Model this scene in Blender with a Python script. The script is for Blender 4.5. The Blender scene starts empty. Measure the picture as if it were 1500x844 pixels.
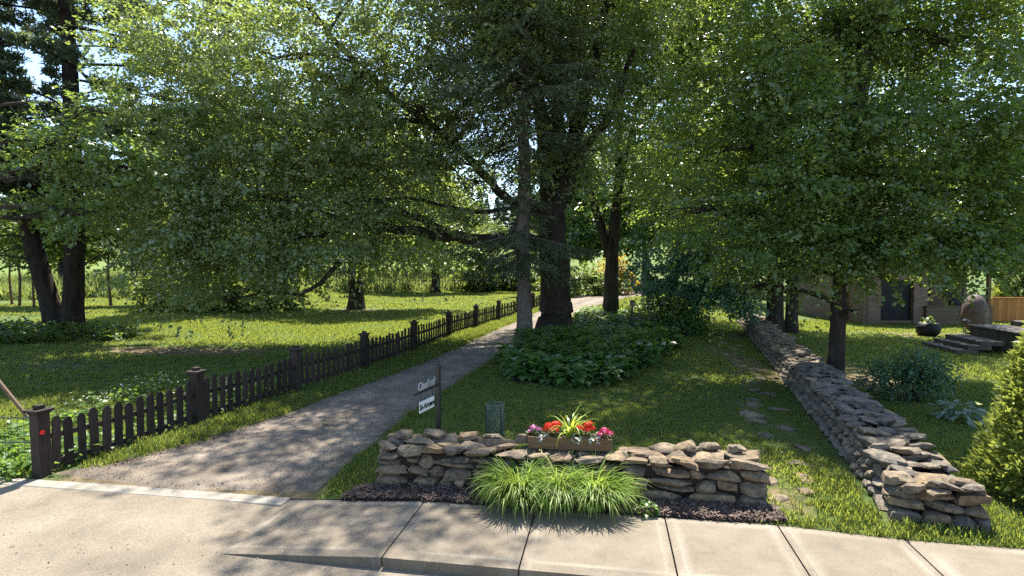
import bpy, bmesh, math, random
import numpy as np
from mathutils import Vector, Matrix

# ------------------------------------------------------------------ camera, sky, sun, exposure
SC = bpy.context.scene
COL = SC.collection
R = math.radians
cam_d = bpy.data.cameras.new("camera"); cam = bpy.data.objects.new("camera", cam_d); COL.objects.link(cam)
cam.location = (0, 0, 3.2); cam.rotation_euler = (R(90 - 2.7), 0, 0)
cam_d.sensor_width = 36; cam_d.lens = 20.4; cam_d.clip_start = 0.05; cam_d.clip_end = 2000
SC.camera = cam
SUN_EL, SUN_AZ = R(62), R(12)
W = bpy.data.worlds.new("World"); SC.world = W; W.use_nodes = True
wn = W.node_tree.nodes; wl = W.node_tree.links; wn.clear()
sky = wn.new("ShaderNodeTexSky"); sky.sky_type = 'NISHITA'; sky.sun_disc = False
sky.sun_elevation = SUN_EL; sky.sun_rotation = SUN_AZ; sky.dust_density = 0.8; sky.ozone_density = 2.5
bg = wn.new("ShaderNodeBackground"); bg.inputs[1].default_value = 0.115
wo = wn.new("ShaderNodeOutputWorld"); wl.new(sky.outputs[0], bg.inputs[0]); wl.new(bg.outputs[0], wo.inputs[0])
sd = bpy.data.lights.new("sun", 'SUN'); sd.energy = 4.7; sd.angle = R(0.55); sd.color = (1.0, 0.945, 0.85)
so = bpy.data.objects.new("sun", sd); COL.objects.link(so)
sv = Vector((math.sin(SUN_AZ) * math.cos(SUN_EL), math.cos(SUN_AZ) * math.cos(SUN_EL), math.sin(SUN_EL)))
so.rotation_euler = sv.to_track_quat('Z', 'Y').to_euler(); so.location = sv * 60
SC.view_settings.view_transform = 'Standard'; SC.view_settings.look = 'None'
SC.view_settings.exposure = 1.62; SC.view_settings.gamma = 1
cy = SC.cycles
cy.max_bounces = 7; cy.diffuse_bounces = 4; cy.transmission_bounces = 4; cy.glossy_bounces = 2; cy.transparent_max_bounces = 4
cy.use_denoising = False; cy.sample_clamp_indirect = 6; cy.caustics_reflective = False; cy.caustics_refractive = False
try:
    cy.denoising_prefilter = 'ACCURATE'
except Exception:
    pass
random.seed(7)
RNG = np.random.default_rng(11)

# ------------------------------------------------------------------ materials
def mat(name): 
    m = bpy.data.materials.new(name); m.use_nodes = True
    n = m.node_tree.nodes; l = m.node_tree.links
    b = n['Principled BSDF']
    return m, n, l, b
def coords(n, l, scale=(1, 1, 1), kind='Object'):
    t = n.new('ShaderNodeTexCoord'); mp = n.new('ShaderNodeMapping'); mp.inputs['Scale'].default_value = scale
    if kind == 'World':
        g = n.new('ShaderNodeNewGeometry'); l.new(g.outputs['Position'], mp.inputs['Vector'])
    else:
        l.new(t.outputs[kind], mp.inputs['Vector'])
    return mp.outputs[0]
def noise(n, l, vec, scale, detail=5, rough=.6):
    t = n.new('ShaderNodeTexNoise'); t.inputs['Scale'].default_value = scale; t.inputs['Detail'].default_value = detail
    t.inputs['Roughness'].default_value = rough; l.new(vec, t.inputs['Vector']); return t.outputs['Fac']
def ramp(n, l, fac, stops):
    r = n.new('ShaderNodeValToRGB'); e = r.color_ramp.elements
    while len(e) < len(stops): e.new(.5)
    for i, (p, c) in enumerate(stops):
        e[i].position = p; e[i].color = (*c, 1) if len(c) == 3 else c
    l.new(fac, r.inputs[0]); return r.outputs[0]
def mixc(n, l, fac, a, b, mode='MIX'):
    x = n.new('ShaderNodeMix'); x.data_type = 'RGBA'; x.blend_type = mode
    for sock, v in ((x.inputs[0], fac), (x.inputs[6], a), (x.inputs[7], b)):
        if hasattr(v, 'links'): l.new(v, sock)
        elif isinstance(v, (int, float)): sock.default_value = v
        else: sock.default_value = (*v, 1)
    return x.outputs[2]
def math_n(n, l, op, a, b=0.0):
    x = n.new('ShaderNodeMath'); x.operation = op
    for s, v in ((x.inputs[0], a), (x.inputs[1], b)):
        if hasattr(v, 'links'): l.new(v, s)
        else: s.default_value = v
    return x.outputs[0]
def attr(n, name):
    a = n.new('ShaderNodeAttribute'); a.attribute_name = name; return a.outputs['Fac']
def bump(n, l, b, h, strength, dist):
    x = n.new('ShaderNodeBump'); x.inputs['Strength'].default_value = strength; x.inputs['Distance'].default_value = dist
    l.new(h, x.inputs['Height']); l.new(x.outputs[0], b.inputs['Normal'])
def objrand(n):
    return n.new('ShaderNodeObjectInfo').outputs['Random']

def surf(name, c1, c2, scale=8, rough=.8, bs=.4, bd=.01, fine=60, c3=None, kind='Object', stretch=(1, 1, 1), spec=.3, rnd=0.0):
    """two-tone noisy surface with a fine grain and bump"""
    m, n, l, b = mat(name)
    v = coords(n, l, stretch, kind)
    f = noise(n, l, v, scale, 6, .65)
    c = ramp(n, l, f, [(.32, c1), (.68, c2)] if c3 is None else [(.28, c1), (.5, c2), (.74, c3)])
    g = noise(n, l, v, fine, 4, .7)
    c = mixc(n, l, .55, c, ramp(n, l, g, [(.3, (.55,) * 3), (.7, (1.4,) * 3)]), 'MULTIPLY')
    if rnd:
        c = mixc(n, l, 1.0, c, ramp(n, l, objrand(n), [(0, (1 - rnd,) * 3), (1, (1 + rnd,) * 3)]), 'MULTIPLY')
    l.new(c, b.inputs['Base Color']); b.inputs['Roughness'].default_value = rough
    b.inputs['Specular IOR Level'].default_value = spec
    h = math_n(n, l, 'ADD', f, math_n(n, l, 'MULTIPLY', g, .5))
    bump(n, l, b, h, bs, bd)
    return m

def leafmat(name, dark, light, trans, tw=.42, rough=.42, spec=.5, yellow=None):
    """leaf: glossy diffuse face plus light passing through; colour varies from leaf to leaf by a stored random value"""
    m, n, l, b = mat(name)
    a = attr(n, 'rnd')
    stops = [(0.0, dark), (.85, light)]
    if yellow: stops.append((.98, yellow))
    c = ramp(n, l, a, stops)
    l.new(c, b.inputs['Base Color']); b.inputs['Roughness'].default_value = rough
    b.inputs['Specular IOR Level'].default_value = spec
    t = n.new('ShaderNodeBsdfTranslucent'); 
    tc = mixc(n, l, 1.0, ramp(n, l, a, [(0, (.75,) * 3), (1, (1.25,) * 3)]), trans, 'MULTIPLY')
    l.new(tc, t.inputs[0])
    mx = n.new('ShaderNodeMixShader'); mx.inputs[0].default_value = tw
    l.new(b.outputs[0], mx.inputs[1]); l.new(t.outputs[0], mx.inputs[2])
    l.new(mx.outputs[0], n['Material Output'].inputs[0])
    return m

M = {}
M['maple'] = leafmat('maple_leaf', (.092, .148, .050), (.165, .225, .082), (.38, .52, .08), .38, .32, .8, (.14, .16, .03))
M['maple_dark'] = leafmat('dark_maple_leaf', (.066, .112, .036), (.132, .188, .060), (.36, .47, .06), .41, .32, .75, (.16, .19, .02))
M['maple_grey'] = leafmat('olive_maple_leaf', (.13, .174, .076), (.225, .27, .125), (.40, .50, .095), .41, .27, 1.0, (.16, .17, .05))
M['spruce'] = leafmat('spruce_needle', (.046, .068, .034), (.088, .115, .056), (.16, .22, .06), .2, .5, .35)
M['pine'] = leafmat('pine_needle', (.045, .078, .052), (.10, .135, .078), (.2, .25, .08), .3, .45, .4, (.12, .12, .06))
M['far_leaf'] = leafmat('far_leaf', (.06, .10, .025), (.11, .16, .035), (.30, .38, .06), .4, .5, .3)
M['lilac'] = leafmat('bluish_leaf', (.07, .15, .09), (.13, .225, .14), (.22, .38, .15), .35, .42, .45)
M['blue_bush'] = leafmat('blue_green_leaf', (.05, .105, .052), (.10, .165, .085), (.2, .32, .1), .35, .42, .4)
M['shrub'] = leafmat('shrub_leaf', (.05, .095, .026), (.105, .16, .04), (.28, .38, .05), .4, .45, .4)
M['gold'] = leafmat('golden_leaf', (.30, .22, .02), (.45, .33, .03), (.6, .42, .03), .45, .5, .3)
M['cedar'] = leafmat('cedar_spray', (.11, .155, .030), (.22, .265, .055), (.38, .43, .07), .4, .5, .3, (.34, .33, .12))
M['hosta'] = leafmat('hosta_leaf', (.045, .105, .028), (.095, .18, .045), (.26, .42, .06), .38, .36, .5, (.13, .19, .06))
M['fern'] = leafmat('fern_leaf', (.055, .115, .025), (.11, .19, .045), (.30, .44, .06), .42, .45, .4)
M['pale_hosta'] = leafmat('pale_edged_leaf', (.16, .22, .15), (.30, .36, .27), (.3, .4, .2), .3, .4, .4)
M['grass'] = leafmat('grass_blade', (.036, .082, .022), (.088, .135, .032), (.40, .45, .065), .44, .5, .25, (.23, .21, .08))
M['tall_grass'] = leafmat('tall_grass_blade', (.10, .15, .035), (.18, .225, .06), (.36, .42, .10), .42, .5, .2, (.32, .29, .14))
M['daylily'] = leafmat('daylily_blade', (.10, .18, .03), (.21, .31, .055), (.40, .52, .07), .42, .45, .3, (.40, .40, .16))
M['spike'] = leafmat('spike_blade', (.16, .24, .03), (.3, .38, .06), (.5, .55, .06), .42, .35, .5)
M['red'] = leafmat('red_petal', (.55, .02, .015), (.8, .06, .03), (.8, .08, .03), .3, .5, .3)
M['pink'] = leafmat('pink_petal', (.50, .01, .07), (.75, .16, .28), (.7, .06, .2), .3, .5, .3, (.85, .55, .7))
M['mauve'] = leafmat('mauve_petal', (.38, .02, .12), (.72, .38, .55), (.5, .1, .35), .3, .5, .3, (.85, .7, .85))
M['silver'] = leafmat('silver_leaf', (.42, .46, .40), (.62, .65, .58), (.4, .45, .35), .25, .6, .2)
M['whiteflower'] = leafmat('white_petal', (.6, .6, .5), (.8, .8, .72), (.5, .5, .4), .3, .6, .2)

M['bark'] = surf('maple_bark', (.030, .025, .020), (.075, .062, .050), 5, .95, 1.0, .06, 26, kind='World', stretch=(1, 1, .22), spec=.1)
M['bark_grey'] = surf('spruce_bark', (.085, .072, .060), (.17, .15, .13), 9, .95, .9, .03, 34, kind='World', stretch=(1, 1, .5), spec=.1)
M['bark_pine'] = surf('pine_bark', (.022, .018, .016), (.055, .045, .038), 6, .95, 1.0, .04, 30, kind='World', stretch=(1, 1, .35), spec=.1)
M['fence'] = surf('dark_fence_stain', (.016, .011, .009), (.055, .038, .030), 5, .75, .7, .004, 40, kind='Object', stretch=(9, 9, 1), spec=.3, rnd=.4)
M['black'] = surf('black_metal', (.012, .012, .013), (.022, .022, .024), 10, .45, .1, .001, 90, spec=.5)
M['plate'] = surf('white_sign_paint', (.62, .62, .60), (.74, .74, .71), 6, .5, .05, .001, 90)
M['lettering'] = surf('pale_metal', (.20, .20, .19), (.42, .42, .40), 12, .4, .1, .001, 90, spec=.6)
M['wood'] = surf('planter_wood', (.085, .052, .026), (.19, .12, .06), 5, .8, .5, .004, 40, stretch=(1, 8, 8), rnd=.15)
M['cedarboard'] = surf('orange_cedar_board', (.36, .14, .035), (.52, .22, .06), 4, .7, .3, .003, 40, stretch=(8, 8, 1), rnd=.18)
M['deck'] = surf('weathered_board', (.105, .075, .045), (.17, .125, .08), 4, .8, .3, .003, 40, stretch=(1, 8, 8), rnd=.15)
M['brick'] = surf('pinkish_brick', (.20, .125, .088), (.29, .185, .13), 4, .85, .4, .01, 18, rnd=.2)
M['dark'] = surf('black_screen', (.006, .006, .007), (.012, .012, .013), 4, .6, .1, .002, 40)
M['roof'] = surf('roof_shingle', (.05, .045, .042), (.09, .08, .075), 6, .9, .4, .01, 40)
M['wicker'] = surf('brown_cover', (.055, .035, .026), (.13, .085, .064), 5, .6, .8, .03, 40, spec=.4)
M['soil'] = surf('dark_soil', (.018, .013, .010), (.045, .033, .025), 14, .95, .8, .01, 70, kind='World')
M['chip'] = surf('wood_chip', (.045, .030, .024), (.115, .08, .062), 9, .9, .3, .002, 60, kind='World', c3=(.20, .15, .12))
M['step'] = surf('stone_step', (.06, .05, .045), (.12, .10, .085), 5, .85, .4, .006, 40)
M['wire'] = surf('dark_wire', (.03, .035, .033), (.07, .08, .075), 8, .5, .1, .001, 40)
M['meshwire'] = surf('green_grey_wire', (.10, .13, .12), (.16, .19, .18), 8, .75, .1, .001, 40, spec=.2)
M['reflector'] = surf('red_reflector', (.75, .012, .012), (.85, .03, .02), 8, .25, .05, .001, 60, spec=.6)
M['lampglass'] = surf('lamp_housing', (.10, .09, .075), (.18, .16, .13), 8, .4, .1, .001, 60)

def stonemat(name, cols, rnd):
    m, n, l, b = mat(name)
    v = coords(n, l, (1, 1, 1), 'World')
    r = objrand(n)
    base = ramp(n, l, attr(n, 'rnd') if rnd == 'attr' else r, [(i / (len(cols) - 1), c) for i, c in enumerate(cols)])
    f = noise(n, l, v, 9, 7, .7)
    c = mixc(n, l, 1.0, base, ramp(n, l, f, [(.30, (.34, .34, .37)), (.48, (.95, .94, .92)), (.70, (1.65, 1.5, 1.3))]), 'MULTIPLY')
    li = ramp(n, l, noise(n, l, v, 21, 5, .6), [(.60, (0,) * 3), (.72, (.55,) * 3)])
    c = mixc(n, l, li, c, (.34, .34, .30))
    g = noise(n, l, v, 75, 5, .75)
    c = mixc(n, l, .6, c, ramp(n, l, g, [(.3, (.4,) * 3), (.7, (1.6,) * 3)]), 'MULTIPLY')
    l.new(c, b.inputs['Base Color']); b.inputs['Roughness'].default_value = .88; b.inputs['Specular IOR Level'].default_value = .25
    h = math_n(n, l, 'ADD', f, math_n(n, l, 'MULTIPLY', g, .35))
    bump(n, l, b, h, 1.0, .035)
    return m
TAN = [(0.158, 0.126, 0.088), (0.226, 0.174, 0.113), (0.137, 0.119, 0.094), (0.263, 0.202, 0.131), (0.189, 0.157, 0.117), (0.200, 0.143, 0.090), (0.126, 0.117, 0.103)]
GREY = [(0.142, 0.125, 0.101), (0.210, 0.177, 0.135), (0.110, 0.100, 0.086), (0.242, 0.199, 0.144), (0.166, 0.143, 0.115), (0.179, 0.163, 0.140)]
M['stone'] = stonemat('tan_field_stone', TAN, 'obj')
M['stone_grey'] = stonemat('grey_field_stone', GREY, 'obj')
M['stone_grey_joined'] = stonemat('grey_field_stone_far', GREY, 'attr')

def ground_material():
    m, n, l, b = mat('lawn_ground')
    v = coords(n, l, (1, 1, 1), 'World')
    big = noise(n, l, v, .35, 4, .6); mid = noise(n, l, v, 2.2, 6, .7); fine = noise(n, l, v, 26, 4, .8)
    green = ramp(n, l, big, [(.3, (.050, .092, .024)), (.7, (.105, .135, .034))])
    green = mixc(n, l, .5, green, ramp(n, l, mid, [(.3, (.6, .62, .5)), (.7, (1.35, 1.3, 1.3))]), 'MULTIPLY')
    dry = ramp(n, l, mid, [(.3, (.13, .10, .05)), (.7, (.22, .17, .095))])
    s = math_n(n, l, 'ADD', attr(n, 'soil'), math_n(n, l, 'MULTIPLY', math_n(n, l, 'SUBTRACT', mid, .5), 1.1))
    c = mixc(n, l, ramp(n, l, s, [(.35, (0,) * 3), (.65, (1,) * 3)]), green, dry)
    mead = mixc(n, l, .5, (.125, .17, .04), ramp(n, l, mid, [(.3, (.6,) * 3), (.7, (1.4,) * 3)]), 'MULTIPLY')
    c = mixc(n, l, attr(n, 'meadow'), c, mead)
    c = mixc(n, l, .8, c, ramp(n, l, fine, [(.3, (.55,) * 3), (.7, (1.45,) * 3)]), 'MULTIPLY')
    l.new(c, b.inputs['Base Color']); b.inputs['Roughness'].default_value = .9; b.inputs['Specular IOR Level'].default_value = .15
    bump(n, l, b, math_n(n, l, 'ADD', mid, fine), .9, .04)
    return m
M['ground'] = ground_material()

def gravel_material(name, c1, c2, c3, big=1.3):
    m, n, l, b = mat(name)
    v = coords(n, l, (1, 1, 1), 'World')
    f = noise(n, l, v, big, 6, .65); g = noise(n, l, v, 38, 5, .8); k = noise(n, l, v, 130, 3, .8)
    c = ramp(n, l, f, [(.3, c1), (.5, c2), (.72, c3)])
    c = mixc(n, l, .8, c, ramp(n, l, g, [(.3, (.6,) * 3), (.7, (1.4,) * 3)]), 'MULTIPLY')
    c = mixc(n, l, .6, c, ramp(n, l, k, [(.3, (.6,) * 3), (.7, (1.4,) * 3)]), 'MULTIPLY')
    l.new(c, b.inputs['Base Color']); b.inputs['Roughness'].default_value = .92; b.inputs['Specular IOR Level'].default_value = .2
    bump(n, l, b, math_n(n, l, 'ADD', g, math_n(n, l, 'MULTIPLY', f, 1.5)), .7, .02)
    return m
def drive_material():
    m = gravel_material('driveway_gravel', (.108, .089, .068), (.176, .146, .113), (.245, .207, .163)); n = m.node_tree.nodes; l = m.node_tree.links; b = n['Principled BSDF']; old = b.inputs['Base Color'].links[0].from_socket
    v = coords(n, l, (1, 1, 1), 'World'); w = noise(n, l, v, 1.7, 6, .7)
    k = math_n(n, l, 'MULTIPLY', attr(n, 'track'), ramp(n, l, w, [(.35, (0,) * 3), (.6, (1,) * 3)]))
    c = mixc(n, l, k, old, mixc(n, l, 1.0, old, (1.32, 1.28, 1.24), 'MULTIPLY'))
    e = math_n(n, l, 'MULTIPLY', attr(n, 'verge'), ramp(n, l, noise(n, l, v, 4.5, 6, .75), [(.4, (0,) * 3), (.62, (1,) * 3)]))
    c = mixc(n, l, e, c, (.075, .058, .036)); l.new(c, b.inputs['Base Color']); return m
M['gravel'] = drive_material()
M['asphalt'] = gravel_material('pale_asphalt', (.145, .120, .088), (.205, .172, .128), (.255, .218, .167), .9)
M['sand'] = gravel_material('wet_sand', (.15, .115, .075), (.215, .172, .12), (.265, .225, .168), 6)

def slab_material():
    m, n, l, b = mat('sidewalk_concrete')
    v = coords(n, l, (1, 1, 1), 'Object')
    f = noise(n, l, v, 1.6, 6, .65); br = noise(n, l, coords(n, l, (9, 1.2, 1), 'Object'), 4, 6, .75); g = noise(n, l, v, 90, 3, .8)
    c = ramp(n, l, f, [(.3, (.135, .110, .079)), (.7, (.205, .172, .127))])
    c = mixc(n, l, ramp(n, l, br, [(.58, (0,) * 3), (.75, (.75,) * 3)]), c, (.28, .245, .19))
    vo = n.new('ShaderNodeTexVoronoi'); vo.feature = 'DISTANCE_TO_EDGE'; vo.inputs['Scale'].default_value = .30
    wv = n.new('ShaderNodeVectorMath'); wv.operation = 'ADD'; l.new(coords(n, l, (1, 1, 1), 'World'), wv.inputs[0]); tn = n.new('ShaderNodeTexNoise'); tn.inputs['Scale'].default_value = 2.2; tn.inputs['Detail'].default_value = 6; l.new(tn.outputs['Color'], wv.inputs[1]); l.new(wv.outputs[0], vo.inputs['Vector'])
    c = mixc(n, l, ramp(n, l, vo.outputs['Distance'], [(.0, (.12,) * 3), (.004, (0,) * 3)]), c, (.07, .055, .04))
    st = noise(n, l, coords(n, l, (1, 1, 1), 'World'), 3.4, 7, .75)
    c = mixc(n, l, ramp(n, l, st, [(.52, (0,) * 3), (.70, (.6,) * 3)]), c, (.12, .098, .072))
    c = mixc(n, l, attr(n, 'border'), c, (.30, .265, .21))
    c = mixc(n, l, .9, c, ramp(n, l, g, [(.3, (.5,) * 3), (.7, (1.5,) * 3)]), 'MULTIPLY')
    c = mixc(n, l, 1.0, c, ramp(n, l, objrand(n), [(0, (.90,) * 3), (1, (1.05,) * 3)]), 'MULTIPLY')
    l.new(c, b.inputs['Base Color']); b.inputs['Roughness'].default_value = .85; b.inputs['Specular IOR Level'].default_value = .25
    bump(n, l, b, math_n(n, l, 'ADD', br, g), .35, .006)
    return m
M['slab'] = slab_material()
M['kerb'] = surf('pale_kerb_concrete', (.19, .17, .135), (.31, .28, .235), 5, .85, .4, .006, 60, kind='World')

# ------------------------------------------------------------------ mesh helpers
def link(o, parent=None):
    COL.objects.link(o)
    if parent is not None: o.parent = parent
    return o
def tag(o, label=None, cat=None, group=None, kind=None):
    for k, v in (('label', label), ('category', cat), ('group', group), ('kind', kind)):
        if v: o[k] = v
    return o
def empty(name, loc=(0, 0, 0), rz=0.0, label=None, cat=None, group=None, kind=None):
    o = bpy.data.objects.new(name, None); o.location = loc; o.rotation_euler = (0, 0, rz); o.empty_display_size = .2
    return tag(link(o), label, cat, group, kind)
def np_mesh(name, V, T, m, rnd=None, smooth=False, attrs=None):
    """V (n,3) points, T (k,3) triangles or (k,4) quads"""
    me = bpy.data.meshes.new(name); V = np.ascontiguousarray(V, dtype=np.float32); T = np.ascontiguousarray(T, dtype=np.int32)
    k, s = T.shape
    me.vertices.add(len(V)); me.vertices.foreach_set('co', V.ravel())
    me.loops.add(k * s); me.loops.foreach_set('vertex_index', T.ravel())
    me.polygons.add(k); me.polygons.foreach_set('loop_start', np.arange(0, k * s, s, dtype=np.int32))
    if smooth: me.polygons.foreach_set('use_smooth', np.ones(k, dtype=bool))
    d = dict(attrs or {})
    if rnd is not None: d['rnd'] = rnd
    for nm, a in d.items():
        at = me.attributes.new(nm, 'FLOAT', 'POINT'); at.data.foreach_set('value', np.ascontiguousarray(a, dtype=np.float32))
    me.update(calc_edges=True); me.validate()
    if m is not None: me.materials.append(m)
    return me
def add(name, me, parent=None, loc=(0, 0, 0), rot=(0, 0, 0), scale=(1, 1, 1)):
    o = bpy.data.objects.new(name, me); o.location = loc; o.rotation_euler = rot; o.scale = scale
    return link(o, parent)
class MB:
    """collects quads and triangles of one part"""
    def __init__(s): s.v = []; s.f = []
    def box(s, c, d, rz=0.0, tilt=None, top=1.0):
        n = len(s.v); hx, hy, hz = d[0] / 2, d[1] / 2, d[2] / 2
        mt = Matrix.Rotation(rz, 3, 'Z')
        if tilt is not None: mt = mt @ tilt
        for z in (-hz, hz):
            k = top if z > 0 else 1
            for x, y in ((-hx, -hy), (hx, -hy), (hx, hy), (-hx, hy)):
                p = mt @ Vector((x * k, y * k, z)); s.v.append((c[0] + p.x, c[1] + p.y, c[2] + p.z))
        for q in ((0, 3, 2, 1), (4, 5, 6, 7), (0, 1, 5, 4), (1, 2, 6, 5), (2, 3, 7, 6), (3, 0, 4, 7)): s.f.append(tuple(n + i for i in q))
        return s
    def prism(s, poly, a, b, f):
        """poly list of (u,w); f(u, w, t) gives a point; extruded from t=a to t=b"""
        n = len(s.v); k = len(poly)
        for t in (a, b):
            for u, w in poly: s.v.append(tuple(f(u, w, t)))
        s.f.append(tuple(n + i for i in range(k))[::-1]); s.f.append(tuple(n + k + i for i in range(k)))
        for i in range(k): s.f.append((n + i, n + (i + 1) % k, n + k + (i + 1) % k, n + k + i))
        return s
    def tube(s, pts, rad, n=6, cap=True, wob=0.0, seed=0):
        pts = [Vector(p) for p in pts]; b = len(s.v); up = Vector((.13, .21, .97)); rr = random.Random(seed)
        ph = [rr.uniform(-1, 1) for _ in range(n)]
        for i, p in enumerate(pts):
            d = (pts[min(i + 1, len(pts) - 1)] - pts[max(i - 1, 0)]).normalized()
            a = d.cross(up if abs(d.dot(up)) < .95 else Vector((1, 0, 0))).normalized(); c = a.cross(d)
            r = rad[i] if hasattr(rad, '__len__') else rad
            for j in range(n):
                t = 2 * math.pi * j / n; q = r * (1 + wob * ph[j] + wob * .5 * rr.uniform(-1, 1))
                w = p + (a * math.cos(t) + c * math.sin(t)) * q; s.v.append((w.x, w.y, w.z))
        for i in range(len(pts) - 1):
            for j in range(n):
                k = (j + 1) % n; s.f.append((b + i * n + j, b + i * n + k, b + (i + 1) * n + k, b + (i + 1) * n + j))
        if cap:
            s.f.append(tuple(b + j for j in range(n))[::-1]); s.f.append(tuple(b + (len(pts) - 1) * n + j for j in range(n)))
        return s
    def lathe(s, prof, n=14, c=(0, 0, 0), wob=0.0):
        b = len(s.v); rr = random.Random(3)
        for r, z in prof:
            for j in range(n):
                t = 2 * math.pi * j / n; q = r * (1 + wob * rr.uniform(-1, 1)); s.v.append((c[0] + q * math.cos(t), c[1] + q * math.sin(t), c[2] + z))
        for i in range(len(prof) - 1):
            for j in range(n):
                k = (j + 1) % n; s.f.append((b + i * n + j, b + i * n + k, b + (i + 1) * n + k, b + (i + 1) * n + j))
        s.f.append(tuple(b + j for j in range(n))[::-1]); s.f.append(tuple(b + (len(prof) - 1) * n + j for j in range(n)))
        return s
    def mesh(s, name, m, smooth=False, bevel=0.0):
        me = bpy.data.meshes.new(name); me.from_pydata(s.v, [], s.f)
        if bevel:
            bm = bmesh.new(); bm.from_mesh(me); bmesh.ops.bevel(bm, geom=bm.edges[:], offset=bevel, segments=1, affect='EDGES', clamp_overlap=True); bm.to_mesh(me); bm.free()
        me.update(); me.materials.append(m)
        if smooth:
            me.polygons.foreach_set('use_smooth', np.ones(len(me.polygons), dtype=bool)); me.set_sharp_from_angle(angle=R(50))
        return me
    def build(s, name, m, parent=None, smooth=False, bevel=0.0, loc=(0, 0, 0), rot=(0, 0, 0)):
        return add(name, s.mesh(name, m, smooth, bevel), parent, loc, rot)
def inside(poly, X, Y):
    X = np.asarray(X, float); Y = np.asarray(Y, float); r = np.zeros(X.shape, bool); n = len(poly)
    for i in range(n):
        x1, y1 = poly[i]; x2, y2 = poly[(i + 1) % n]
        if y1 == y2: continue
        c = ((y1 > Y) != (y2 > Y)) & (X < (x2 - x1) * (Y - y1) / (y2 - y1) + x1); r ^= c
    return r
def sstep(a, b, x):
    t = np.clip((np.asarray(x, float) - a) / (b - a), 0, 1); return t * t * (3 - 2 * t)
def snoise(X, Y, f, seed=0.0):
    return (np.sin(X * f + 1.7 * seed + 1.3 * np.sin(Y * f * .7 + seed)) + np.sin(Y * f * 1.13 - 2.1 * seed + 1.1 * np.sin(X * f * .83)) + np.sin((X + Y) * f * .61 + seed * .7)) / 3

def brick_material():
    m, n, l, b = mat('coursed_brick')
    v = coords(n, l, (1, 1, 1), 'World'); sp = n.new('ShaderNodeSeparateXYZ'); l.new(v, sp.inputs[0]); cb = n.new('ShaderNodeCombineXYZ')
    l.new(math_n(n, l, 'ADD', sp.outputs[0], sp.outputs[1]), cb.inputs[0]); l.new(sp.outputs[2], cb.inputs[1])
    t = n.new('ShaderNodeTexBrick'); l.new(cb.outputs[0], t.inputs['Vector']); t.inputs['Scale'].default_value = 1.0; t.inputs['Brick Width'].default_value = .24; t.inputs['Row Height'].default_value = .085; t.inputs['Mortar Size'].default_value = .012
    t.inputs['Color1'].default_value = (.17, .095, .066, 1); t.inputs['Color2'].default_value = (.23, .145, .105, 1); t.inputs['Mortar'].default_value = (.16, .13, .108, 1)
    f = noise(n, l, v, 2.5, 6, .7); c = mixc(n, l, .6, t.outputs[0], ramp(n, l, f, [(.3, (.55,) * 3), (.7, (1.4,) * 3)]), 'MULTIPLY')
    l.new(c, b.inputs['Base Color']); b.inputs['Roughness'].default_value = .9; bump(n, l, b, t.outputs['Fac'], -.4, .01); return m
M['brick'] = brick_material()
# ------------------------------------------------------------------ the lie of the land
def line(X):
    X = np.asarray(X, float); return 7.45 - .165 * X - .17 * sstep(3.0, 4.9, X)          # back edge of the sidewalk and of the flush kerb
def gz(X, Y):
    X = np.asarray(X, float); Y = np.asarray(Y, float); t = Y - line(X)
    left = sstep(-1.3, -3.2, X)
    z = -.10 * left * (1 - sstep(-.1, 2.4, t))
    z = z + .024 * (1 - left) * sstep(0, .3, t) - .004 - .012 * left * (1 - sstep(0, .25, t))
    z = z + 9.5 * sstep(66, 190, Y) + .035 * snoise(X, Y, .45, 2.0) * sstep(8, 14, Y)
    z = z + .25 * sstep(-9, -18, X) * sstep(14, 26, Y)
    return z
def g1(x, y): return float(gz(x, y))
DRV_L = [(-7.3, 8.72), (-6.5, 9.15), (-5.5, 10.2), (-4.77, 11.7), (-3.33, 16.2), (-1.6, 22.5), (.4, 31), (2.6, 40), (4.9, 50), (7.4, 56), (11, 60), (24, 66)]
DRV_R = [(-2.75, 7.92), (-2.6, 9.1), (-2.35, 10.2), (-2.05, 12.2), (-1.2, 16), (-.35, 19.7), (1.2, 25.5), (2.9, 31.5), (5.2, 38), (7.6, 45), (10.2, 50), (14, 54), (25, 59)]
DRV = DRV_L + DRV_R[::-1]
BED = [(.05, 15.2), (1.2, 14.5), (2.6, 15.0), (3.5, 16.6), (4.7, 18.6), (5.8, 20.6), (6.3, 24), (6.6, 29), (6.2, 33), (4.6, 33), (2.9, 28), (1.5, 24), (.6, 20.5), (-.1, 17.8)]
U = np.array([.2945, .9557]); UP = np.array([.9557, -.2945])      # along the plot (fence, right wall) and across it
RW0 = np.array([4.62, 6.95])                                      # near left corner of the long wall
RW_L, RW_W, RW_H = 25.0, 1.05, .60
def rw(a, b): return RW0 + U * a + UP * b
WALLP = [tuple(rw(-.1, -.1)), tuple(rw(-.1, 1.0)), tuple(rw(RW_L, 1.0)), tuple(rw(RW_L, -.1))]
FW0 = np.array([-1.95, 8.03]); FE = np.array([.9893, -.1461]); FN = np.array([.1461, .9893]); FW_L, FW_W, FW_H = 5.3, .62, .60
def fw(a, b): return FW0 + FE * a + FN * b
FWP = [tuple(fw(0, 0)), tuple(fw(FW_L, 0)), tuple(fw(FW_L, FW_W)), tuple(fw(0, FW_W))]
MULCH = [(-2.35, 7.78), (2.8, 6.98), (3.36, 6.93), (3.36, 7.35), tuple(fw(FW_L, .1)), tuple(fw(0, .1)), (-2.2, 8.1)]
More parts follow.
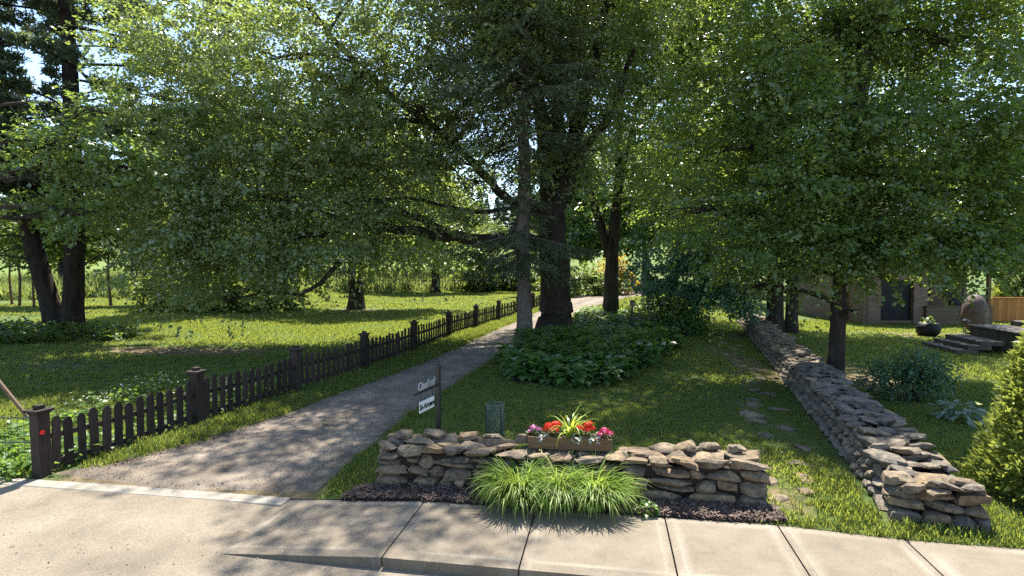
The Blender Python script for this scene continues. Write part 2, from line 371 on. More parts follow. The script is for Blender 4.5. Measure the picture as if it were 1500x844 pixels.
SOILSPOTS = [(-11.5, 20.3, 3.6, 1.0, .9), (-14, 17.5, 3.5, .8, .45), (-18.4, 22.8, 3, 1.6, .7), (3.72, 7.6, .30, .7, .75), (4.0, 9.2, .3, 1.2, .5), (5.0, 12.5, .5, 3.5, .5), (7.2, 17, .6, 5, .75), (-9.5, 37, 2.0, 2.0, .6), (9.4, 15.0, 1.0, 1.6, .9), (10.0, 20, .9, 6, .7), (17, 25.5, 3, 1, .5), (-10.4, 38, 1.5, 1.2, .7)]

def build_ground():
    def warp(n, lo, hi, p):
        s = np.linspace(-1, 1, n); w = np.sign(s) * np.abs(s) ** p
        return np.where(w < 0, -w * lo, w * hi)
    xs = warp(380, -170, 190, 2.6); ts = np.linspace(0, 1, 300) ** 2.6 * 330 - .012
    X, T = np.meshgrid(xs, ts); Y = line(np.clip(X, -40, 40)) + T
    Z = gz(X, Y)
    soil = np.zeros(X.shape)
    for cx, cyy, rx, ry, s in SOILSPOTS:
        soil = np.maximum(soil, s * np.exp(-(((X - cx) / rx) ** 2 + ((Y - cyy) / ry) ** 2) ** 1.2))
    # worn edge of the drive
    dl = np.array(DRV_L); dr = np.array(DRV_R)
    ex = np.interp(Y, dl[:, 1], dl[:, 0]); er = np.interp(Y, dr[:, 1], dr[:, 0])
    soil = np.maximum(soil, .62 * np.exp(-((X - ex + .05) / .16) ** 2) * (Y < 60)); soil = np.maximum(soil, .5 * np.exp(-((X - er) / .14) ** 2) * (Y < 60))
    soil = np.maximum(soil, .9 * inside(BED, X, Y))
    soil = np.maximum(soil, .8 * inside(MULCH, X, Y))
    soil = np.maximum(soil, .85 * sstep(.45, .05, T) * sstep(-8, -6, X) * sstep(-2.5, -3.0, X))
    mead = sstep(-2, 4, Y - (62 + X * .52)) * (X < 6) * sstep(120, 90, Y) + .65 * sstep(75, 95, Y)
    mead = np.clip(mead, 0, 1)
    n0, n1 = X.shape; I = np.arange(n0 * n1).reshape(n0, n1)
    Q = np.stack([I[:-1, :-1], I[:-1, 1:], I[1:, 1:], I[1:, :-1]], -1).reshape(-1, 4)
    me = np_mesh('lawn', np.stack([X, Y, Z], -1).reshape(-1, 3), Q, M['ground'], smooth=True, attrs={'soil': soil.ravel(), 'meadow': mead.ravel()})
    tag(add('lawn', me), kind='structure')
build_ground()

def sheet(name, L, Rr, dz, m, n=150, k=22, ymax=None, jit=.07):
    """a strip between two edge lines, laid on the ground"""
    L = np.array(L); Rr = np.array(Rr)
    def res(P):
        d = np.r_[0, np.cumsum(np.hypot(*np.diff(P, axis=0).T))]; s = np.linspace(0, 1, n) ** 1.4 * d[-1]
        return np.stack([np.interp(s, d, P[:, 0]), np.interp(s, d, P[:, 1])], -1)
    A, B = res(L), res(Rr); t = np.linspace(0, 1, k)[None, :, None]
    P = A[:, None] * (1 - t) + B[:, None] * t
    e = (np.abs(t - .5) * 2) ** 6
    w = snoise(P[..., :1] * 3.1, P[..., 1:] * 2.7, 1.0, 4) * jit + snoise(P[..., :1], P[..., 1:], 7.0, 1) * jit * .6
    P[..., 0:1] += e * w
    P[0, :, 1] = line(P[0, :, 0]) - .02
    Z = gz(P[..., 0], P[..., 1]) + dz + .03 * (1 - np.abs(t[..., 0] - .5) * 2)
    Z -= (.040 * (1 - sstep(0, .35, P[..., 1] - line(P[..., 0]))))
    I = np.arange(n * k).reshape(n, k)
    Q = np.stack([I[:-1, :-1], I[:-1, 1:], I[1:, 1:], I[1:, :-1]], -1).reshape(-1, 4)
    me = np_mesh(name, np.concatenate([P, Z[..., None]], -1).reshape(-1, 3), Q, m, smooth=True, attrs={'track': np.broadcast_to(np.exp(-((t[..., 0] - .27) / .11) ** 2) + np.exp(-((t[..., 0] - .73) / .11) ** 2), (n, k)).ravel(), 'verge': np.broadcast_to(np.clip((np.abs(t[..., 0] - .5) * 2) ** 5 + .45 * np.exp(-((t[..., 0] - .5) / .10) ** 2), 0, 1), (n, k)).ravel()})
    return tag(add(name, me), kind='structure')
sheet('driveway', DRV_L, DRV_R, .012, M['gravel'])

# road: one wide sheet a kerb's height below the walk
def build_road():
    xs = np.linspace(-60, 60, 121); ts = np.r_[np.linspace(-30, -3, 30), np.linspace(-2.9, .05, 24)]
    X, T = np.meshgrid(xs, ts); Y = line(X) + T
    Z = -.135 + .006 * snoise(X, Y, 1.3, 5)
    Z = Z + .02 * sstep(-2.5, -.3, T) * sstep(-3.2, -4.2, X) - .5 * (T > 0) * (X > -3)
    I = np.arange(X.size).reshape(X.shape)
    Q = np.stack([I[:-1, :-1], I[:-1, 1:], I[1:, 1:], I[1:, :-1]], -1).reshape(-1, 4)
    tag(add('road', np_mesh('road', np.stack([X, Y, Z], -1).reshape(-1, 3), Q, M['asphalt'], smooth=True)), kind='structure')
build_road()

# sidewalk slabs and flush kerb
E1 = np.array([.9867, -.1628]); E2 = np.array([.1628, .9867])
O1 = np.array([0.0, 7.45])
def sw(s, t): return O1 + E1 * s + E2 * t
def build_sidewalk():
    root = empty('sidewalk', (0, 0, 0), kind='structure')
    def slab(s0, s1, z0, z1, depth=1.52, t1=0.0):
        n, k = 15, 15; g = .009
        S = np.linspace(s0 + g, s1 - g, n); T = np.linspace(t1 - depth, t1, k)
        # tooled margin rows
        S = np.sort(np.r_[S, s0 + g + .07, s0 + g + .10, s1 - g - .07, s1 - g - .10]); T = np.sort(np.r_[T, t1 - depth + .12, t1 - depth + .15, t1 - .07, t1 - .10])
        SS, TT = np.meshgrid(S, T)
        P = O1 + SS[..., None] * E1 + TT[..., None] * E2
        P[..., 1] += line(P[..., 0]) - (7.45 - .165 * P[..., 0])
        Z = z0 + (z1 - z0) * (SS - s0) / (s1 - s0)
        de = np.minimum(np.minimum(SS - s0 - g, s1 - g - SS), np.minimum(TT - t1 + depth, t1 - TT))
        Z = Z - .012 * np.exp(-(de / .012)) - .003 * ((de > .06) & (de < .11))
        dm = np.minimum(np.minimum(np.abs(SS - s0 - .1), np.abs(s1 - SS - .1)), np.minimum(np.abs(TT - t1 + depth - .15), np.abs(t1 - TT - .10)))
        bord = .75 * np.exp(-(dm / .022) ** 2) * (.5 + .5 * snoise(P[..., 0], P[..., 1], 5, 3))
        V = np.concatenate([P, Z[..., None]], -1).reshape(-1, 3); a, b2 = SS.shape
        I = np.arange(a * b2).reshape(a, b2)
        Q = [np.stack([I[:-1, :-1], I[:-1, 1:], I[1:, 1:], I[1:, :-1]], -1).reshape(-1, 4)]
        ring = np.r_[I[0, :], I[1:, -1], I[-1, -2::-1], I[-2:0:-1, 0]]
        low = V[ring].copy(); low[:, 2] = -.32; m0 = len(V); V = np.r_[V, low]; L = np.arange(len(ring)) + m0
        Q.append(np.stack([ring, L, np.roll(L, -1), np.roll(ring, -1)], -1))
        me = np_mesh('slab', V, np.concatenate(Q), M['slab'], smooth=True, attrs={'border': np.r_[np.clip(bord, 0, 1).ravel(), np.zeros(len(ring))]})
        me.set_sharp_from_angle(angle=R(40))
        add('slab', me, root)
    slab(-3.12, -1.18, -.118, .0)
    s = -1.18
    for i in range(11):
        w = (1.5, 1.62, 1.33, 1.32)[i] if i < 4 else 1.5
        slab(s, s + w, .0, .0 if i else .0); s += w
    kr = empty('flush_kerb', (0, 0, 0), kind='structure')
    s = -3.13
    for i in range(8):
        mb = MB(); w = 2.4
        c = sw(s - w / 2, -.12); mb.box((c[0], c[1], -.21), (w - .012, .25, .21), math.atan2(E1[1], E1[0]))
        mb.build('kerb_stone', M['kerb'], kr, bevel=.012); s -= w
    # dark joint base under the slabs
    mb = MB(); c = sw(6.45, -.75); mb.box((c[0], c[1], -.27), (15.0, 1.40, .3), math.atan2(E1[1], E1[0]))
    mb.build('joint_bed', M['soil'], root)
build_sidewalk()

def blob(name, cx, cyy, rx, ry, z, m, seed, rot=0.0, kind='structure', n=30):
    rr = random.Random(seed); V = [(cx, cyy, z)]; F = []
    ph = [rr.uniform(0, 6.3) for _ in range(4)]
    for i in range(n):
        t = 2 * math.pi * i / n; q = 1 + .22 * math.sin(2 * t + ph[0]) + .14 * math.sin(3 * t + ph[1]) + .10 * math.sin(7 * t + ph[2]) + .06 * math.sin(11 * t + ph[3])
        x, y = rx * q * math.cos(t), ry * q * math.sin(t)
        V.append((cx + x * math.cos(rot) - y * math.sin(rot), cyy + x * math.sin(rot) + y * math.cos(rot), z - .035))
    for i in range(n): F.append((0, 1 + i, 1 + (i + 1) % n))
    me = np_mesh(name, np.array(V), np.array(F), m, smooth=True); return tag(add(name, me), kind=kind)
blob('sand_patch', -3.05, 6.80, .55, .20, -.100, M['sand'], 3, -.35)
blob('sand_patch', -5.55, 7.35, .34, .08, -.106, M['sand'], 8, .1)
blob('sand_patch', -6.9, 7.45, .20, .05, -.108, M['sand'], 9, .1)

# ------------------------------------------------------------------ leaves
KITE = (np.array([(0, 0, 0), (.45, .42, .10), (1, 0, -.05), (.45, -.42, .10)]), np.array([(0, 2, 1), (0, 3, 2)]))
LOBED = (np.array([(0, 0, 0), (.30, .52, .10), (.58, .20, .02), (1, 0, -.10), (.58, -.20, .02), (.30, -.52, .10)]), np.array([(0, 2, 1), (0, 3, 2), (0, 4, 3), (0, 5, 4)]))
NEEDLE = (np.array([(0, 0, 0), (.5, .11, .0), (1, 0, 0), (.5, -.11, .0)]), np.array([(0, 2, 1), (0, 3, 2)]))
def unit(a): return a / np.maximum(np.linalg.norm(a, axis=-1, keepdims=True), 1e-9)
def leaves(P, D, N, S, tmpl, rnd, width=1.0):
    """one small face group per leaf: P base, D axis, N face normal, S length"""
    tv, tf = tmpl; D = unit(D); B = unit(np.cross(N, D)); N = np.cross(D, B); S = S[:, None, None]
    V = P[:, None] + S * (tv[None, :, :1] * D[:, None] + tv[None, :, 1:2] * width * B[:, None] + tv[None, :, 2:] * N[:, None])
    n, k = len(P), len(tv)
    T = (tf[None] + (np.arange(n) * k)[:, None, None]).reshape(-1, 3)
    return V.reshape(-1, 3), T, np.repeat(rnd, k)
def join(parts):
    V, T, Rn = [], [], []; o = 0
    for v, t, r in parts:
        V.append(v); T.append(t + o); Rn.append(r); o += len(v)
    return np.concatenate(V), np.concatenate(T), np.concatenate(Rn)
def lobes_points(lobes, n, rng, hole=.0, freq=.9, shell=.45):
    """points through a set of ellipsoid lobes (x, y, z, rx, ry, rz[, weight]), denser outside, with gaps"""
    L = np.array([(l + (1.0,))[:7] if len(l) == 6 else l for l in lobes], float)
    w = L[:, 6] * (L[:, 3] * L[:, 4] * L[:, 5]) ** (2 / 3); w /= w.sum()
    out_p, out_n = [], []; need = n
    while need > 0:
        k = int(need * 1.8) + 50
        i = rng.choice(len(L), k, p=w); d = unit(rng.normal(size=(k, 3))); r = rng.random(k) ** shell
        d[:, 2] = np.where((d[:, 2] < 0) & (rng.random(k) < .25), -d[:, 2], d[:, 2])
        edge = 1 + .22 * np.sin(d[:, 0] * 5 + i) * np.sin(d[:, 1] * 4.3 + 2 * i) + .12 * np.sin(d[:, 2] * 9 + i * 3)
        p = L[i, :3] + d * (r * edge)[:, None] * L[i, 3:6]
        h = (np.sin(p[:, 0] * 1.9 * freq + 1.3 * np.sin(p[:, 2] * 1.7 * freq)) + np.sin(p[:, 1] * 2.1 * freq + 1.1 * np.sin(p[:, 0] * 1.3 * freq)) + np.sin(p[:, 2] * 3.1 * freq + 1.2 * np.sin(p[:, 1] * 1.1 * freq))) / 3
        ok = h > hole + .25 * (rng.random(k) - .5)
        out_p.append(p[ok]); out_n.append(d[ok]); need -= int(ok.sum())
    return np.concatenate(out_p)[:n], np.concatenate(out_n)[:n]
def foliage(lobes, n_twigs, per, size, rng, tmpl=KITE, hole=-.12, freq=.9, shell=.45, droop=.15, twig=.75, flat=.75, zmin=None, spread=.28):
    P, O = lobes_points(lobes, n_twigs, rng, hole, freq, shell)
    if zmin is not None: 
        P[:, 2] = np.maximum(P[:, 2], zmin + .4 * rng.random(len(P)))
    n = len(P); H = rng.normal(size=(n, 3)); H[:, 2] *= .35
    D = unit(O * .9 + unit(H) * .7 + np.array([0, 0, -droop]))
    side = unit(np.cross(D, np.array([0, 0, 1.0])))
    t = rng.random((n, per)); s = rng.choice([-1, 1], (n, per)) 
    L = twig * (.6 + .8 * rng.random((n, 1)))
    tw = rng.random(n)[:, None] * .5                                    # whole twig lighter or darker
    pos = P[:, None] + D[:, None] * (t * L)[..., None] + side[:, None] * (s * (.04 + spread * rng.random((n, per)) * (1.1 - t)) * L)[..., None]
    pos[..., 2] += rng.normal(size=(n, per)) * .05 - droop * .35 * t ** 2 * L
    ld = D[:, None] * .6 + side[:, None] * s[..., None] * .8 + rng.normal(size=(n, per, 3)) * .35
    ld[..., 2] -= .28
    nm = np.array([0, 0, flat]) + rng.normal(size=(n, per, 3)) * .36 + O[:, None] * .15 + rng.normal(size=(n, 1, 3)) * .22
    r = np.clip(tw + rng.random((n, per)) * .5, 0, 1); r = np.where(rng.random((n, per)) < .02, 1.0, r * .93)
    S = size * (.65 + .6 * rng.random((n, per)))
    return leaves(pos.reshape(-1, 3), ld.reshape(-1, 3), nm.reshape(-1, 3), S.ravel(), tmpl, r.ravel())
def bez(a, b, c, k=7):
    t = np.linspace(0, 1, k)[:, None]; a, b, c = map(np.array, (a, b, c)); return ((1 - t) ** 2 * a + 2 * t * (1 - t) * b + t * t * c)
def lerp(a, b, t): return tuple(np.array(a) * (1 - t) + np.array(b) * t)

def tree(name, label, group, base, stems, lobes, n_twigs, per, size, m_leaf, m_bark, limbs=(), seed=1, tmpl=KITE, sub=7, hole=-.12, freq=.9, flare=1.45, sides=14, zmin=None, rel=True, twig=.75, twigs_draw=160, shell=.45, cat='tree', droop=.15, autolimb=True, spread=.28):
    """stems: list of (points, radii) relative to base; lobes and limbs relative to base too"""
    rng = np.random.default_rng(seed); bx, by = base; bz = g1(bx, by)
    root = empty(name, (bx, by, bz), 0, label, cat, group)
    mb = MB()
    for q, (pts, rad) in enumerate(stems):
        pts = [np.array(p, float) for p in pts]; P, Rr = [], []
        for i in range(len(pts) - 1):
            for t in np.linspace(0, 1, 7)[:-1]:
                P.append(pts[i] * (1 - t) + pts[i + 1] * t + np.array([math.sin(i * 2.1 + t * 3) * .12, math.cos(i * 1.7 + t * 2.6) * .10, 0]) * rad[i] * 1.2 * (i + t > 0)); Rr.append(rad[i] * (1 - t) + rad[i + 1] * t)
        P.append(pts[-1]); Rr.append(rad[-1])
        if flare > 1 and pts[0][2] < .2:
            Rr = [r * (1 + (flare - 1) * math.exp(-max(p[2], 0) / (rad[0] * 1.3))) for p, r in zip(P, Rr)]
            P[0] = P[0] - np.array([0, 0, .25])
        mb.tube(P, Rr, sides, wob=.10, seed=seed + q)
    mb.build('trunk', m_bark, root, smooth=True)
    br = MB(); stem_top = [np.array(s[0][-1], float) for s in stems]
    for pts, r0, r1 in limbs:
        lb = MB(); pts = [np.array(p, float) for p in pts]; P = []
        for i in range(len(pts) - 1):
            for t in np.linspace(0, 1, 6)[:-1]: P.append(pts[i] * (1 - t) + pts[i + 1] * t + np.array([math.sin(i * 3 + t * 4), math.cos(i + t * 5), math.sin(i * 2 + t * 6)]) * r0 * .22 * (i + t > 0))
        P.append(pts[-1])
        lb.tube(P, list(np.linspace(r0, r1, len(P))), 8, wob=.08, seed=seed); lb.build('limb', m_bark, root, smooth=True)
    allpts = [(np.array(p, float), r) for s in stems for p, r in zip(s[0][1:], s[1][1:])] + [(np.array(p, float), r0 + (r1 - r0) * i / (len(q) - 1)) for q, r0, r1 in limbs for i, p in enumerate(q) if i]
    dense = []
    for s in stems:
        for (p, q, r, u) in zip(s[0][:-1], s[0][1:], s[1][:-1], s[1][1:]):
            for t in np.linspace(0, 1, 5): dense.append((np.array(lerp(p, q, t)), r * (1 - t) + u * t))
    for q, r0, r1 in limbs:
        for i in range(len(q) - 1):
            for t in np.linspace(0, 1, 5): dense.append((np.array(lerp(q[i], q[i + 1], t)), r0 + (r1 - r0) * (i + t) / (len(q) - 1)))
    for l in lobes:
        c = np.array(l[:3], float); rr = np.array(l[3:6], float)
        cand = [(np.linalg.norm((p - c)) + max(0, p[2] - c[2]) * 1.2 + (2.5 if p[2] < 1.4 else 0), p, r) for p, r in dense]
        dd, p0, r0 = min(cand, key=lambda x: x[0])
        rb = min(r0 * .6, .035 + .02 * dd)
        if autolimb and np.linalg.norm(p0 - c) > .5:
            mid = (p0 + c) / 2 + np.array([0, 0, .18 * dd]) + rng.normal(size=3) * .12 * dd * .5
            br.tube(bez(p0, mid, c, 8), list(np.linspace(rb, rb * .55, 8)), 5, cap=False)
        for k in range(sub):
            e = unit(rng.normal(size=3)); e[2] *= .7; e = c + e * rr * .92
            st = c + (p0 - c) * rng.random() * .5
            br.tube(bez(st, (st + e) / 2 + np.array([0, 0, .15 * np.linalg.norm(e - st)]) , e, 6), list(np.linspace(rb * .5, .006, 6)), 4, cap=False)
    if br.v:
        tag(br.build('branches', m_bark, root), kind='stuff')
    V, T, Rn = foliage(lobes, n_twigs, per, size, rng, tmpl, hole, freq, shell, zmin=zmin, twig=twig, droop=droop, spread=spread)
    add('crown', np_mesh('crown', V, T, m_leaf, rnd=Rn), root)
    return root
def copy_tree(root, loc, rz, s, label):
    r = root.copy(); COL.objects.link(r); r.location = loc; r.rotation_euler = (0, 0, rz); r.scale = (s, s, s)
    if label: r['label'] = label
    for ch in root.children:
        c = ch.copy(); COL.objects.link(c); c.parent = r
    return r
# ------------------------------------------------------------------ trees
def at(px, py, d):
    """world point d metres out, seen at (px, py) of the photograph"""
    return ((px - 750) * d / 850, d, 3.2 + (382 - py) * d / 850)
def LB(base, rows):
    bz = g1(*base); out = []
    for px, py, d, rx, ry, rz, *w in rows:
        x, y, z = at(px, py, d); out.append((x - base[0], y - base[1], z - bz, rx, ry, rz, *(w or [1.0])))
    return out
def PT(base, rows):
    bz = g1(*base); return [tuple(np.array(at(*r)) - np.array([base[0], base[1], bz])) for r in rows]

# the great maple beside the drive
B = (1.75, 24.0)
lob = LB(B, [
    (300, 345, 20, 2.6, 2.6, 1.5, 1.1), (400, 370, 20.5, 2.8, 2.6, 1.05, .95), (265, 405, 20, 1.3, 1.8, .7, .6), (330, 430, 19.5, 1.6, 1.6, .45, .35), (480, 340, 21, 2.6, 2.6, 1.4), (330, 260, 20.5, 2.6, 2.6, 1.7),
    (420, 290, 21, 2.8, 2.6, 1.8), (260, 300, 20, 1.7, 2.2, 1.3), (430, 190, 21, 2.8, 2.6, 2.0), (330, 170, 21, 2.0, 2.4, 1.7, .8), (530, 260, 22, 2.6, 2.6, 1.8), (560, 180, 22, 2.4, 2.6, 1.8),
    (410, 90, 21, 2.6, 2.6, 1.8, .8), (500, 70, 22, 2.6, 2.6, 2.0), (610, 110, 23, 2.4, 2.4, 1.8, .8), (600, 330, 23, 2.4, 2.4, 1.2), (650, 250, 24, 1.8, 2.2, 1.6), (640, 20, 23, 2.6, 2.6, 2.0, .8),
    (700, 180, 25, 1.6, 2, 1.5, .6), (800, 40, 24, 2.8, 2.6, 1.9), (880, 80, 24, 2.4, 2.6, 1.8), (790, 130, 23, 1.8, 2, 1.6, .8), (850, 180, 22.5, 1.5, 1.8, 1.1, .7), (900, 20, 24, 2.6, 2.6, 2), (265, 95, 21, 1.6, 2.2, 1.1, .8), (240, 15, 21, 1.7, 2, 1.0, .8), (310, 40, 21.5, 1.9, 2.2, 1.2, .8), (230, 185, 20.5, 1.4, 1.8, .8, .7), (215, 270, 20.5, 1.2, 1.6, .7, .6), (700, 90, 24, 1.8, 2, 1.5), (720, 20, 24, 2, 2, 1.6), (690, 270, 23.5, 1.2, 1.4, .8, .7), (748, 120, 20.0, 1.3, .9, .8, .9), (770, 40, 20.0, 1.4, 1, .9, .9), (738, 215, 20.2, .9, .8, .5, .7), (610, 160, 20.8, 1.4, 1.2, .8, .7), (665, 225, 21.8, 1.2, 1.1, .7, .7), (520, 110, 20.5, 1.4, 1.2, .8, .6), (700, 130, 23, 1.6, 1.6, 1.2, .8), (800, 205, 22.6, .9, 1, .7, .6), (835, 245, 22.5, .9, 1.2, .7, .5)])
lob += [(-3.2, -5.2, 15.5, 3.0, 2.8, 1.3, .75), (.2, -4.5, 16.8, 3.2, 3.0, 1.3, .75), (3.0, -3, 16, 3.0, 2.8, 1.4, .6), (-1.5, 2, 18.5, 3.5, 3.5, 2.0, .45), (3.5, 3, 17.5, 3.2, 3.2, 1.8, .45), (-2.05, -8.2, 16.5, 1.3, 1.1, .8, .85), (-3.3, -8.4, 15.6, 1.1, .9, .7, .8), (-6.0, -4.0, 12.8, 2.2, 2.2, 1.3, .5), (-2.2, -6.2, 13.8, 2.2, 2.0, 1.0, .8), (-4.8, -2.8, 14.5, 2.4, 2.2, 1.1, .8), (-1.0, -1.8, 14.4, 2.2, 2.2, 1.1, .8), (1.8, -4.4, 14.2, 1.8, 1.6, 1.0, .6)]  # upper crown lobes out of view, added and placed to shade drive and pavement
stems = [([(0, 0, 0), (-.02, 0, 2.2), (.0, 0, 4.6), (.05, 0, 6.6)], [.62, .60, .58, .52]),
         ([(-.25, 0, 5.8), (-.5, -.1, 8.6), (-1.2, -.4, 12), (-1.6, -1, 16)], [.34, .28, .2, .08]),
         ([(.32, 0, 5.6), (.75, -.1, 8.2), (1.6, -.3, 11.2), (2.4, -.5, 15.5)], [.36, .30, .2, .08]),
         ([(.0, .15, 6.2), (.1, .3, 9.2), (.2, .6, 13), (0, .8, 17.5)], [.34, .26, .18, .06])]
def J(a): return tuple(a)
limbs = [(PT(B, [(790, 358, 24), (735, 354, 23.8), (650, 345, 23.4), (585, 338, 22.6), (520, 330, 21.6), (430, 350, 20.6)]), .33, .10),
         (PT(B, [(655, 345, 23.4), (620, 322, 23), (580, 308, 22.4), (530, 290, 22)]), .2, .07),
         (PT(B, [(790, 315, 24), (742, 292, 23.7), (715, 262, 23.4), (650, 200, 23), (560, 130, 22.4), (500, 72, 22), (445, 0, 21.5), (410, -60, 21.2)]), .20, .08),
         (PT(B, [(790, 300, 24), (700, 312, 23), (600, 290, 22.6), (490, 300, 21)]), .10, .05),
         (PT(B, [(826, 258, 24), (850, 225, 23.6), (880, 190, 23.2), (905, 140, 23), (925, 80, 23)]), .26, .1),
         (PT(B, [(520, 330, 21.6), (440, 300, 21), (350, 280, 20.6), (280, 290, 20.2)]), .10, .04),
         (PT(B, [(500, 380, 20.8), (470, 415, 20.3), (440, 432, 20), (395, 428, 19.8), (330, 440, 19.6)]), .09, .03)]
tree('old_maple', 'huge old maple with a dark furrowed trunk beside the drive and a long low limb', None, B, stems, lob, 4700, 60, .125, M['maple_grey'], M['bark'], limbs, 3, KITE, hole=.06, freq=1.25, flare=1.5, twig=1.45, spread=.62, droop=.22, sides=20, sub=8)

# spruce in front of it
def conifer(name, label, base, h, rad, zlow, Lfun, seed, m, nw=.46, per=5, dens=1.0, cat='tree', group=None, bark='bark_grey', lean=0.0, needle=.12, bare=()):
    rng = np.random.default_rng(seed); bx, by = base; root = empty(name, (bx, by, g1(bx, by)), 0, label, cat, group)
    mb = MB(); zs = np.linspace(0, h, 26)
    P = [(lean * z + .04 * math.sin(z * 1.3), .03 * math.cos(z), z - (.2 if i == 0 else 0)) for i, z in enumerate(zs)]
    mb.tube(P, [rad * (1 - z / h) ** .8 * (1 + .45 * math.exp(-z / .5)) + .01 for z in zs], 14, wob=.06, seed=seed); mb.build('trunk', M[bark], root, smooth=True)
    br = MB(); PP, DD, NN, SS = [], [], [], []
    z = zlow; k = 0
    while z < h - .3:
        nb = per
        for i in range(nb):
            a = k * .73 + i * 2 * math.pi / nb + rng.normal() * .25; L = Lfun(z) * (.75 + .5 * rng.random())
            if L < .25: continue
            zz = z + rng.normal() * .12; d = np.array([math.cos(a), math.sin(a), 0]); s = np.linspace(0, 1, 7)
            up = .10 if z > h * .6 else -.06
            C = np.array([lean * zz, 0, zz]) + d * (s * L)[:, None] + np.array([0, 0, 1]) * ((up * s - .24 * s ** 1.6 + .12 * s ** 4) * L)[:, None]
            br.tube(C, list(np.linspace(.012 + .006 * L, .004, 7)), 4, cap=False)
            nl = int(9 * L * dens * (1.9 if z < 4.4 else 1)) + 4
            for j in range(nl):
                t = .12 + .88 * (j + rng.random()) / nl; p0 = np.array([np.interp(t, s, C[:, q]) for q in range(3)])
                sd = np.array([-d[1], d[0], 0]) * (1 if j % 2 else -1); ll = (.22 + .42 * (1 - t) * min(L, 3)) * (.7 + .5 * rng.random())
                bd = unit(d * .65 + sd * .8 + np.array([0, 0, -.45 - .3 * rng.random()]))
                m_ = max(6, int(ll * 26 * dens)); u = (np.arange(m_) + rng.random(m_)) / m_
                q = p0 + bd * (u * ll)[:, None] - np.array([0, 0, .18]) * (u ** 2 * ll)[:, None]
                PP.append(q); e = unit(bd + np.cross(bd, [0, 0, 1]) * (np.where(np.arange(m_) % 2, .8, -.8))[:, None] + rng.normal(size=(m_, 3)) * .3 + np.array([0, 0, -.2])); DD.append(e)
                NN.append(np.array([0, 0, 1.0]) + rng.normal(size=(m_, 3)) * .6); SS.append(needle * (.7 + .6 * rng.random(m_)))
        z += nw * (.8 + .4 * rng.random()); k += 1
    for zz, a, L in bare:
        d = np.array([math.cos(a), math.sin(a), 0]); s = np.linspace(0, 1, 6)
        C = np.array([0, 0, zz]) + d * (s * L)[:, None] + np.array([0, 0, 1]) * (-.12 * s * L)[:, None]; br.tube(C, list(np.linspace(.035, .006, 6)), 4, cap=False)
    tag(br.build('branches', M[bark], root), kind='stuff')
    PP, DD, NN, SS = map(np.concatenate, (PP, DD, NN, SS))
    V, T, Rn = leaves(PP, DD, NN, SS, NEEDLE, rng.random(len(PP)), 1.6)
    add('crown', np_mesh('crown', V, T, m, rnd=Rn), root); return root
def Lsp(z):
    if z < 2.9: return 0
    if z < 4.3: return 2.3
    if z < 7.0: return 1.1
    if z < 9: return 2.2
    return max(.3, 4.2 * (1 - (z - 9) / 14))
conifer('spruce', 'tall straight spruce with a bare grey trunk at the edge of the flower bed', (.42, 20.9), 22, .26, 2.7, Lsp, 5, M['spruce'], nw=.46, per=5, dens=.95, needle=.125, bare=[(1.9, 3.3, .8), (2.3, .4, .9), (5.6, 2.0, 1.2)])

